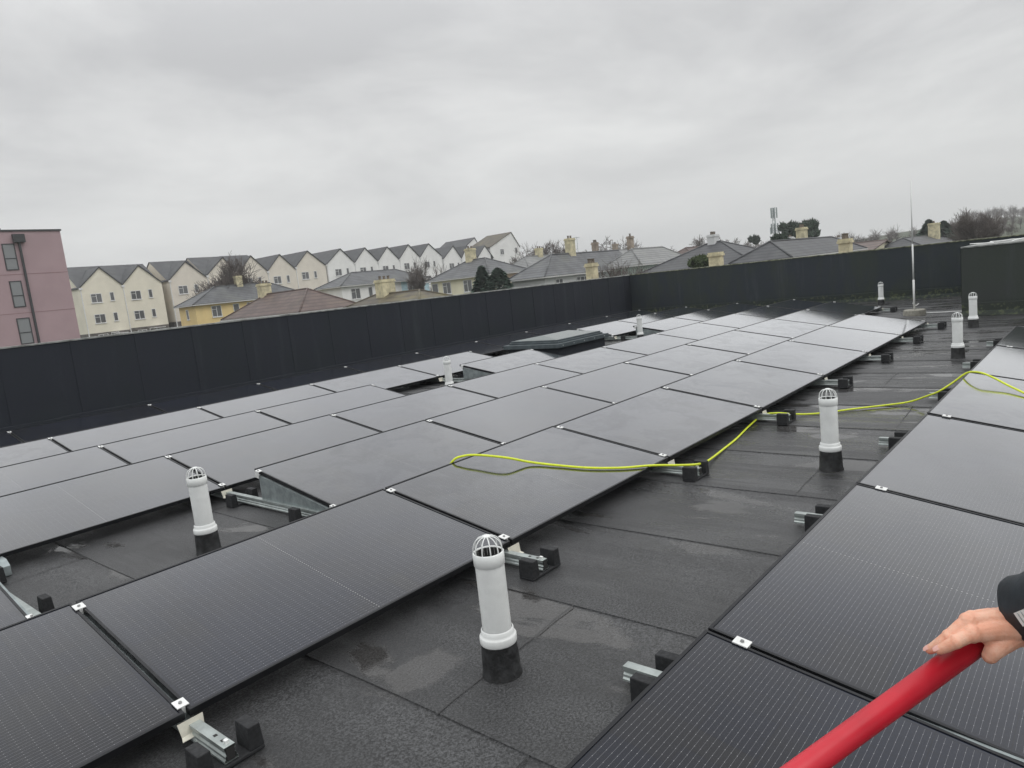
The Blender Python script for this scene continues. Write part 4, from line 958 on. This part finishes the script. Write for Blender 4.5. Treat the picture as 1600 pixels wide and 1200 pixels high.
def round_tree(u, v_top, v_b, dep, wpx, lab, seed, mat=LEAF, cat='tree', nb=14, n=230, name='evergreen_tree'):
    B = at(u, v_b, dep); x, y = B.x, B.y; g = gz(x, y); h = z_for_v(x, y, v_top) - g; zb = z_for_v(x, y, v_b) - g; R = wpx / 2 * dep / F
    root = empty(name, (x, y, g)); tag(root, lab, cat, 'evergreen trees' if cat == 'tree' else None)
    t = MB(); t.tube([(0, 0, -.2), (0, 0, h * .6)], [.3, .12], 6); t.build('trunk', BARK, root)
    rnd = random.Random(seed); bl = []
    zc = (zb + h) / 2; hz = (h - zb) / 2
    for k in range(nb):
        a = rnd.uniform(0, 2 * math.pi); q = rnd.uniform(.25, .75); rz_ = rnd.uniform(-.6, .75)
        wz = math.sqrt(max(.05, 1 - rz_ * rz_))
        bl.append((R * q * wz * math.cos(a), R * q * wz * math.sin(a), zc + hz * rz_ * .8, R * .38, R * .38, hz * .36))
    leafy(root, bl, .45 * dep / 100, n, mat, seed, True)
round_tree(1262, 344, 378, 110, 48, 'large round dark evergreen tree right of the phone mast', 5, nb=18, n=260)
round_tree(1236, 347, 380, 112, 36, 'left lobe evergreen standing against the large round one', 6)
round_tree(1220, 367, 394, 70, 34, 'dark rounded evergreen bush right under the phone mast', 7, nb=12, n=260)
round_tree(1092, 401, 420, 58, 46, 'green hedge behind the back parapet, left of the wide stained chimney', 9, LEAF2, 'hedge', 16, 240, 'hedge')
round_tree(1180, 371, 384, 140, 20, 'small evergreen left of the dark hipped roof peak', 10, nb=8, n=160)
# far wooded slope (one mass)
def wood(lab, u0, u1, dep0, dep1, vt, n, seed, hgt=6):
    rnd = random.Random(seed); W = MB()
    for _ in range(n):
        u = rnd.uniform(u0, u1); dp = rnd.uniform(dep0, dep1); B = at(u, 400, dp); x, y = B.x, B.y; g = gz(x, y); hh = hgt * rnd.uniform(.6, 1.1)
        W.tube([(x, y, g - .5), (x + rnd.uniform(-.3, .3), y, g + hh * .5)], [.22, .12], 3, 0, False)
        for k in range(46):
            d = Vector((rnd.gauss(0, 1), rnd.gauss(0, 1), abs(rnd.gauss(0, 1)))).normalized(); b0 = Vector((x, y, g + hh * rnd.uniform(.25, .5))); q = b0 + Vector((d.x * hh * .38, d.y * hh * .38, d.z * hh * .55)) * rnd.uniform(.6, 1)
            W.tube([b0, b0.lerp(q, .5) + Vector((rnd.gauss(0, .3), rnd.gauss(0, .3), .2)), q], [.09, .06, .035], 3, 0, False)
    o = W.build('far_wood', TWIG); tag(o, lab, 'woodland', kind='stuff')
wood('distant bare woodland along the skyline behind the roofs', 800, 1700, 210, 300, 0, 170, 1, 7.5)
wood('bare wood on the far hill at the right edge', 1500, 1760, 420, 680, 0, 260, 2, 9)
#PART3 ------------------------------------------------------------- haze
def haze():
    b = MB(); b.box(-60, 1050, -420, 700, -6.2, 46); t = bpy.data.materials.new('haze_air'); t.use_nodes = True; n = t.node_tree.nodes; n.clear()
    o = n.new('ShaderNodeOutputMaterial'); v = n.new('ShaderNodeVolumePrincipled'); v.inputs['Density'].default_value = .0007; v.inputs['Color'].default_value = (.93, .95, .96, 1); v.inputs['Anisotropy'].default_value = .3
    t.node_tree.links.new(v.outputs[0], o.inputs['Volume']); h = b.build('haze', t); tag(h, kind='stuff')
HAZE = True
#PART4
# ------------------------------------------------------------------ the person holding the cleaning pole
SKIN = NT('skin'); p_ = SKIN.pos()
SKIN.col(SKIN.mix(SKIN.mapr(SKIN.noise(p_, 45, 4, .6), .35, .65), (.80, .38, .25), (.86, .50, .36)))
SKIN.rough(.5); SKIN.b.inputs['Subsurface Weight'].default_value = .12; SKIN.b.inputs['Subsurface Radius'].default_value = (.012, .005, .003)
wv_ = SKIN.new('ShaderNodeTexVoronoi'); wv_.inputs['Scale'].default_value = 330; SKIN.link(p_, wv_.inputs['Vector'])
SKIN.bump(SKIN.math('ADD', SKIN.noise(SKIN.scalev(p_, (1, 1, 2.5)), 160, 4, .7), SKIN.math('MULTIPLY', wv_.outputs['Distance'], .5)), .5, .0012)
SKIN = SKIN.m
JACK = simple('black_jacket', (.012, .018, .024), .55, 0, .3, 30, .3, 90)
TROU = simple('dark_trousers', (.025, .028, .035), .8, 0, .2, 30, .3, 90)
HAIR = simple('brown_hair', (.05, .03, .018), .6, 0, .3, 80)
pa = at(1258, 1200, 1.0); pb = at(1530, 1002, 1.083); pd = (pb - pa).normalized()
root = empty('cleaning_pole', pa - pd * 1.9); tag(root, 'thick red cleaning pole held by a hand at the lower right', 'cleaning pole'); o_ = -(pa - pd * 1.9)
b = MB(); b.tube([pa - pd * 1.9 + o_, pb + pd * .50 + o_], .0178, 28); b.build('tube', M['red'], root)
b = MB(); b.tube([pb + pd * .50 + o_, pb + pd * .56 + o_], .0190, 20); b.build('end_cap', M['black'], root)
bp_ = pa - pd * 1.9 + o_; e1 = pd.cross(Vector((0, 0, 1))).normalized()
b = MB(); Mb = frameM(bp_, e1, pd, e1.cross(pd)); b.box(-.20, .20, -.05, .0, -.03, .03, 0, Mb); b.build('brush_head', M['black'], root)
b = MB()
for i in range(24):
    for j in range(3): q = (-.19 + i * .0165, -.05, -.02 + j * .02); b.tube([Mb @ Vector(q), Mb @ Vector((q[0], -.11, q[2]))], .004, 4)
b.build('bristles', M['whitem'], root)

def capsule(mb, pts, rs, seg=14, flat=None):
    P = spline(pts, 5); n = len(P); k = len(rs) - 1; R = []
    for i in range(n):
        t = i / (n - 1) * k; a = min(k - 1, int(t)); R.append(rs[a] + (rs[a + 1] - rs[a]) * (t - a))
    d0 = (P[0] - P[1]).normalized(); d1 = (P[-1] - P[-2]).normalized(); c0 = []; c1 = []
    for a in (1.25, .85, .4): c0.append((P[0] + d0 * R[0] * math.sin(a), R[0] * math.cos(a))); c1.append((P[-1] + d1 * R[-1] * math.sin(a), R[-1] * math.cos(a)))
    P2 = [c[0] for c in c0] + P + [c[0] for c in reversed(c1)]; R2 = [c[1] for c in c0] + R + [c[1] for c in reversed(c1)]
    mb.tube(P2, R2, seg)
def h3(u, v, d): return at(u, v, d)
def remeshed(mb, voxel, smooth, mat):
    o = mb.build('tmp', mat, auto=True); r = o.modifiers.new('r', 'REMESH'); r.mode = 'VOXEL'; r.voxel_size = voxel; r.use_smooth_shade = True
    s = o.modifiers.new('s', 'SMOOTH'); s.iterations = smooth; s.factor = .5
    dg = bpy.context.evaluated_depsgraph_get(); me = bpy.data.meshes.new_from_object(o.evaluated_get(dg)); bpy.data.objects.remove(o); return me
hand = MB(); D0 = 1.045
# index (lower, nearest), middle (upper), ring and little finger wrapped on the far side, thumb under the pole
idx = [h3(1545, 985, D0 + .005), h3(1519, 991, D0), h3(1494, 1003, D0 - .002), h3(1478, 1011, D0 + .004), h3(1468, 1015.5, D0 + .009)]
capsule(hand, idx, [.0115, .0108, .0092, .0082, .0068])
mid = [h3(1545, 968, D0 + .016), h3(1513, 972, D0 + .016), h3(1483, 995, D0 + .018), h3(1464, 1009, D0 + .027), h3(1453, 1015, D0 + .034)]
capsule(hand, mid, [.0122, .0112, .0096, .0086, .0070])
rng = [h3(1548, 962, D0 + .038), h3(1519, 967, D0 + .040), h3(1496, 990, D0 + .052), h3(1486, 1005, D0 + .066), h3(1482, 1016, D0 + .072)]
capsule(hand, rng, [.0118, .0105, .0092, .0084, .0068])
lit = [h3(1555, 960, D0 + .058), h3(1533, 970, D0 + .064), h3(1516, 992, D0 + .080), h3(1511, 1008, D0 + .090), h3(1510, 1018, D0 + .090)]
capsule(hand, lit, [.0105, .0092, .0080, .0072, .0060])
# palm slab from knuckles to wrist
for u0, v0, d0, r0, u1, v1, d1, r1 in ((1524, 990, D0 + .003, .0125, 1582, 985, D0 + .006, .017), (1522, 973, D0 + .017, .0135, 1584, 972, D0 + .018, .0185), (1526, 969, D0 + .038, .0125, 1586, 968, D0 + .036, .0175), (1538, 970, D0 + .060, .011, 1588, 968, D0 + .050, .016),
                                       (1545, 998, D0 + .006, .011, 1590, 992, D0 + .012, .018)):
    capsule(hand, [h3(u0, v0, d0), h3((u0 + u1) / 2, (v0 + v1) / 2 - 2, (d0 + d1) / 2), h3(u1, v1, d1)], [r0, (r0 + r1) / 2 + .001, r1])
# thumb leaves the near side of the palm and hangs past the pole
capsule(hand, [h3(1580, 994, D0 + .012), h3(1566, 1004, D0 + .006), h3(1554, 1016, D0 + .002), h3(1547, 1025, D0 + .004)], [.018, .0165, .0135, .0112])
# wrist and forearm going off to the right
wr = h3(1590, 966, D0 + .028); elbow = wr + (h3(1720, 915, D0 - .10) - wr).normalized() * .27
capsule(hand, [h3(1580, 977, D0 + .024), wr, wr.lerp(elbow, .35)], [.025, .0265, .031])
for q_, r_ in ((idx[1], .0128), (mid[1], .0136), (rng[1], .0122), (idx[2], .0099), (mid[2], .0104), (rng[2], .0098)): capsule(hand, [q_ - Vector((.001, 0, 0)), q_ + Vector((.001, 0, .0008))], [r_, r_], 12)
me_hand = remeshed(hand, .0012, 3, SKIN)
# body: head, torso, legs, other arm (all off to the right of the view)
body = MB(); BX, BY = .62, -3.14; G = ZR
sh = Vector((.45, -3.06, 1.28)); sh2 = Vector((.86, -3.22, 1.29))
hd = Vector((BX - .03, BY + .06, 1.50))
capsule(body, [Vector((BX, BY, .74)), Vector((BX, BY - .01, .95)), Vector((BX, BY, 1.12))], [.135, .13, .15], 18)
capsule(body, [sh + Vector((.05, 0, -.06)), Vector((BX, BY, 1.23)), sh2 + Vector((-.05, 0, -.06))], [.075, .12, .075], 16)
capsule(body, [Vector((BX, BY, 1.25)), Vector((BX - .01, BY + .02, 1.34)), hd + Vector((0, -.02, -.06))], [.06, .052, .055], 14)
capsule(body, [hd + Vector((0, .01, -.05)), hd + Vector((0, 0, .03)), hd + Vector((0, -.015, .07))], [.062, .078, .077], 18)
capsule(body, [hd + Vector((0, .055, -.085)), hd + Vector((0, .045, -.05))], [.028, .045], 12)
capsule(body, [hd + Vector((-.008, .082, -.005)), hd + Vector((-.010, .100, -.030))], [.009, .012], 10)
for s_ in (-1, 1):
    capsule(body, [hd + Vector((s_ * .078, -.01, .012)), hd + Vector((s_ * .080, -.012, -.022))], [.014, .010], 8)
    hip = Vector((BX + s_ * .09, BY, .72)); kn = Vector((BX + s_ * .11, BY + .05, .32)); an = Vector((BX + s_ * .12, BY - .02, G + .09)); capsule(body, [hip, hip.lerp(kn, .5), kn], [.095, .08, .058], 14); capsule(body, [kn, kn.lerp(an, .35), an], [.056, .058, .038], 14)
    capsule(body, [an + Vector((0, -.03, -.05)), an + Vector((s_ * .02, .14, -.06))], [.038, .032], 12)
capsule(body, [sh, sh.lerp(elbow, .5), elbow], [.055, .05, .042], 14); capsule(body, [elbow, elbow.lerp(wr, .4), elbow.lerp(wr, .72)], [.042, .038, .029], 14)
el2 = Vector((.98, -3.12, 1.02)); hn2 = Vector((.86, -2.90, .88)); capsule(body, [sh2, sh2.lerp(el2, .5), el2], [.055, .05, .042], 14); capsule(body, [el2, hn2], [.040, .027], 14)
capsule(body, [hn2, hn2 + Vector((-.03, .05, -.02))], [.028, .03], 12)
for k in range(4): q = hn2 + Vector((-.055 + .017 * k, .08, -.02)); capsule(body, [q, q + Vector((-.012, .035, -.015)), q + Vector((-.02, .045, -.04))], [.0095, .0085, .007], 8)
capsule(body, [hn2 + Vector((-.02, .04, .0)), hn2 + Vector((-.065, .055, .0)), hn2 + Vector((-.085, .075, -.01))], [.013, .011, .009], 8)
me_body = remeshed(body, .007, 3, SKIN)
bm = bmesh.new(); bm.from_mesh(me_hand); bm.from_mesh(me_body)
me = bpy.data.meshes.new('body'); bm.to_mesh(me); bm.free(); me.polygons.foreach_set('use_smooth', [True] * len(me.polygons)); me.materials.clear(); me.materials.append(SKIN)
pr = empty('person', (BX, BY, ZR)); tag(pr, 'person in a black jacket, only the hand on the red pole in view', 'person'); o_ = -Vector((BX, BY, ZR))
bo = bpy.data.objects.new('body', me); C.objects.link(bo); bo.parent = pr; bo.location = o_
def garment(name, mb, voxel, mat, sm=4):
    g = remeshed(mb, voxel, sm, mat); g.name = name; g.materials.clear(); g.materials.append(mat); g.polygons.foreach_set('use_smooth', [True] * len(g.polygons)); ob = bpy.data.objects.new(name, g); C.objects.link(ob); ob.parent = pr; ob.location = o_; return ob
j = MB()
capsule(j, [Vector((BX, BY, .70)), Vector((BX, BY - .01, .95)), Vector((BX, BY, 1.14))], [.165, .16, .172], 20)
capsule(j, [sh + Vector((.05, 0, -.06)), Vector((BX, BY, 1.22)), sh2 + Vector((-.05, 0, -.06))], [.095, .14, .095], 18)
capsule(j, [Vector((BX, BY, 1.24)), Vector((BX, BY + .01, 1.33))], [.09, .075], 16)
capsule(j, [sh, sh.lerp(elbow, .5), elbow], [.080, .074, .066], 16)
capsule(j, [sh2, sh2.lerp(el2, .5), el2], [.080, .074, .066], 16); capsule(j, [el2, el2.lerp(hn2, .8)], [.062, .045], 16)
garment('jacket', j, .008, JACK)
# sleeve with an open, slightly flared and creased cuff
dirn = (elbow - wr).normalized(); c0 = h3(1609, 956, D0 + .018)
sl_ = MB(); a_ = dirn.orthogonal().normalized(); b_ = dirn.cross(a_); segs = 40; rings = []
prof = [(-.001, .0405), (-.003, .0475), (.000, .0500), (.012, .0515), (.03, .049), (.05, .052), (.08, .050), (.11, .055)]
endc = c0 + dirn * .11
for i in range(6): prof.append((.11 + i * .001, .055))
vs = []; fs = []; n_ = 0
def ring(c, r, ph):
    global n_
    for k in range(segs):
        th = 2 * math.pi * k / segs; w = 1 + .05 * math.sin(3 * th + ph) + .03 * math.sin(5 * th - ph * 2)
        vs.append(c + (a_ * math.cos(th) + b_ * math.sin(th)) * r * w)
for t, r in prof[:8]: ring(c0 + dirn * t, r, t * 30)
for k in range(1, 9): ring(endc.lerp(elbow, k / 8), .055 + .008 * k / 8 + .002 * math.sin(k * 2), 3.3 + k)
ring(c0 + dirn * .02, .0375, .3)
R_n = len(vs) // segs
order = [R_n - 1] + list(range(R_n - 1))
for i in range(len(order) - 1):
    for k in range(segs): a0 = order[i] * segs; b0 = order[i + 1] * segs; fs.append((a0 + k, b0 + k, b0 + (k + 1) % segs, a0 + (k + 1) % segs))
sl_.add(vs, fs, 0, True); so_ = sl_.build('sleeve', JACK, pr, auto=True); so_.location = o_
# white marks on the sleeve
wm = MB(); vdir = (CP - c0).normalized()
nrm = (vdir - dirn * vdir.dot(dirn)).normalized(); tz = dirn.cross(nrm).normalized()
for k in range(4):
    cc = c0 + dirn * (.030 + .007 * k) + nrm * .0525 + tz * .004
    Mw = frameM(cc, dirn, tz, nrm)
    wm.box(-.0022, .0022, -.010, .010, -.004, .0012, 0, Mw)
    if k % 2: wm.box(-.003, .006, .006, .010, -.004, .0013, 0, Mw)
wo_ = wm.build('sleeve_print', M['whitem'], pr); wo_.location = o_
tr = MB()
capsule(tr, [Vector((BX, BY, .78)), Vector((BX, BY, .66))], [.15, .15], 18)
for s_ in (-1, 1):
    hip = Vector((BX + s_ * .09, BY, .70)); kn = Vector((BX + s_ * .11, BY + .05, .32)); an = Vector((BX + s_ * .12, BY - .02, G + .10)); capsule(tr, [hip, hip.lerp(kn, .5), kn, kn.lerp(an, .5), an], [.115, .10, .080, .072, .062], 16)
garment('trousers', tr, .009, TROU)
bt = MB()
for s_ in (-1, 1):
    an = Vector((BX + s_ * .12, BY - .02, G + .10)); capsule(bt, [an + Vector((0, 0, .06)), an + Vector((0, -.01, -.02)), an + Vector((0, -.03, -.045))], [.054, .052, .052], 14); capsule(bt, [an + Vector((0, -.04, -.055)), an + Vector((s_ * .02, .17, -.06))], [.046, .040], 14)
garment('boots', bt, .007, M['rubber'])
hr_ = MB(); capsule(hr_, [hd + Vector((0, -.03, .0)), hd + Vector((0, -.012, .075))], [.083, .082], 18); capsule(hr_, [hd + Vector((0, .03, .085)), hd + Vector((0, -.02, .09))], [.055, .07], 14)
garment('hair', hr_, .007, HAIR)
ey = MB()
for s_ in (-1, 1): ey.lathe([(.0001, .011), (.006, .0095), (.010, .004), (.0105, 0)], 12, frameM(hd + Vector((s_ * .031, .072, .006)), (1, 0, 0), (0, 0, 1), (0, 1, 0)))
eo = ey.build('eyes', M['whitem'], pr); eo.location = o_
mo_ = MB(); mo_.box(-.022, .022, 0, .004, -.004, .004, 0, Matrix.Translation(hd + Vector((-.004, .085, -.058)))); q = mo_.build('mouth', simple('lips', (.45, .18, .15), .5), pr); q.location = o_
# fingernails
nl = MB()
for (pt_, rr_, up_) in ((idx, .0068, None), (mid, .0070, None)):
    tip = pt_[-1]; dd = (pt_[-1] - pt_[-2]).normalized(); up = Vector((0, 0, 1)); up = (up - dd * up.dot(dd)).normalized(); up = (up + (CP - tip).normalized() * .5); up = (up - dd * up.dot(dd)).normalized(); sd_ = dd.cross(up)
    cc = tip + dd * .001 + up * (rr_ + .0002); Mn = frameM(cc, dd, sd_, up)
    vs = []; 
    for i in range(5):
        for k in range(5): x = -.006 + .012 * i / 4; y = (-.0048 + .0096 * k / 4) * (1 if i < 4 else .7); vs.append((x, y, -(y * y) * 70 - max(0, x) ** 2 * 30))
    nl.add(vs, [(i * 5 + k, i * 5 + k + 1, i * 5 + k + 6, i * 5 + k + 5) for i in range(4) for k in range(4)], 0, True, Mn)
q = nl.build('fingernail', simple('nail', (.80, .44, .38), .3), pr); q.location = o_
if HAZE: haze()
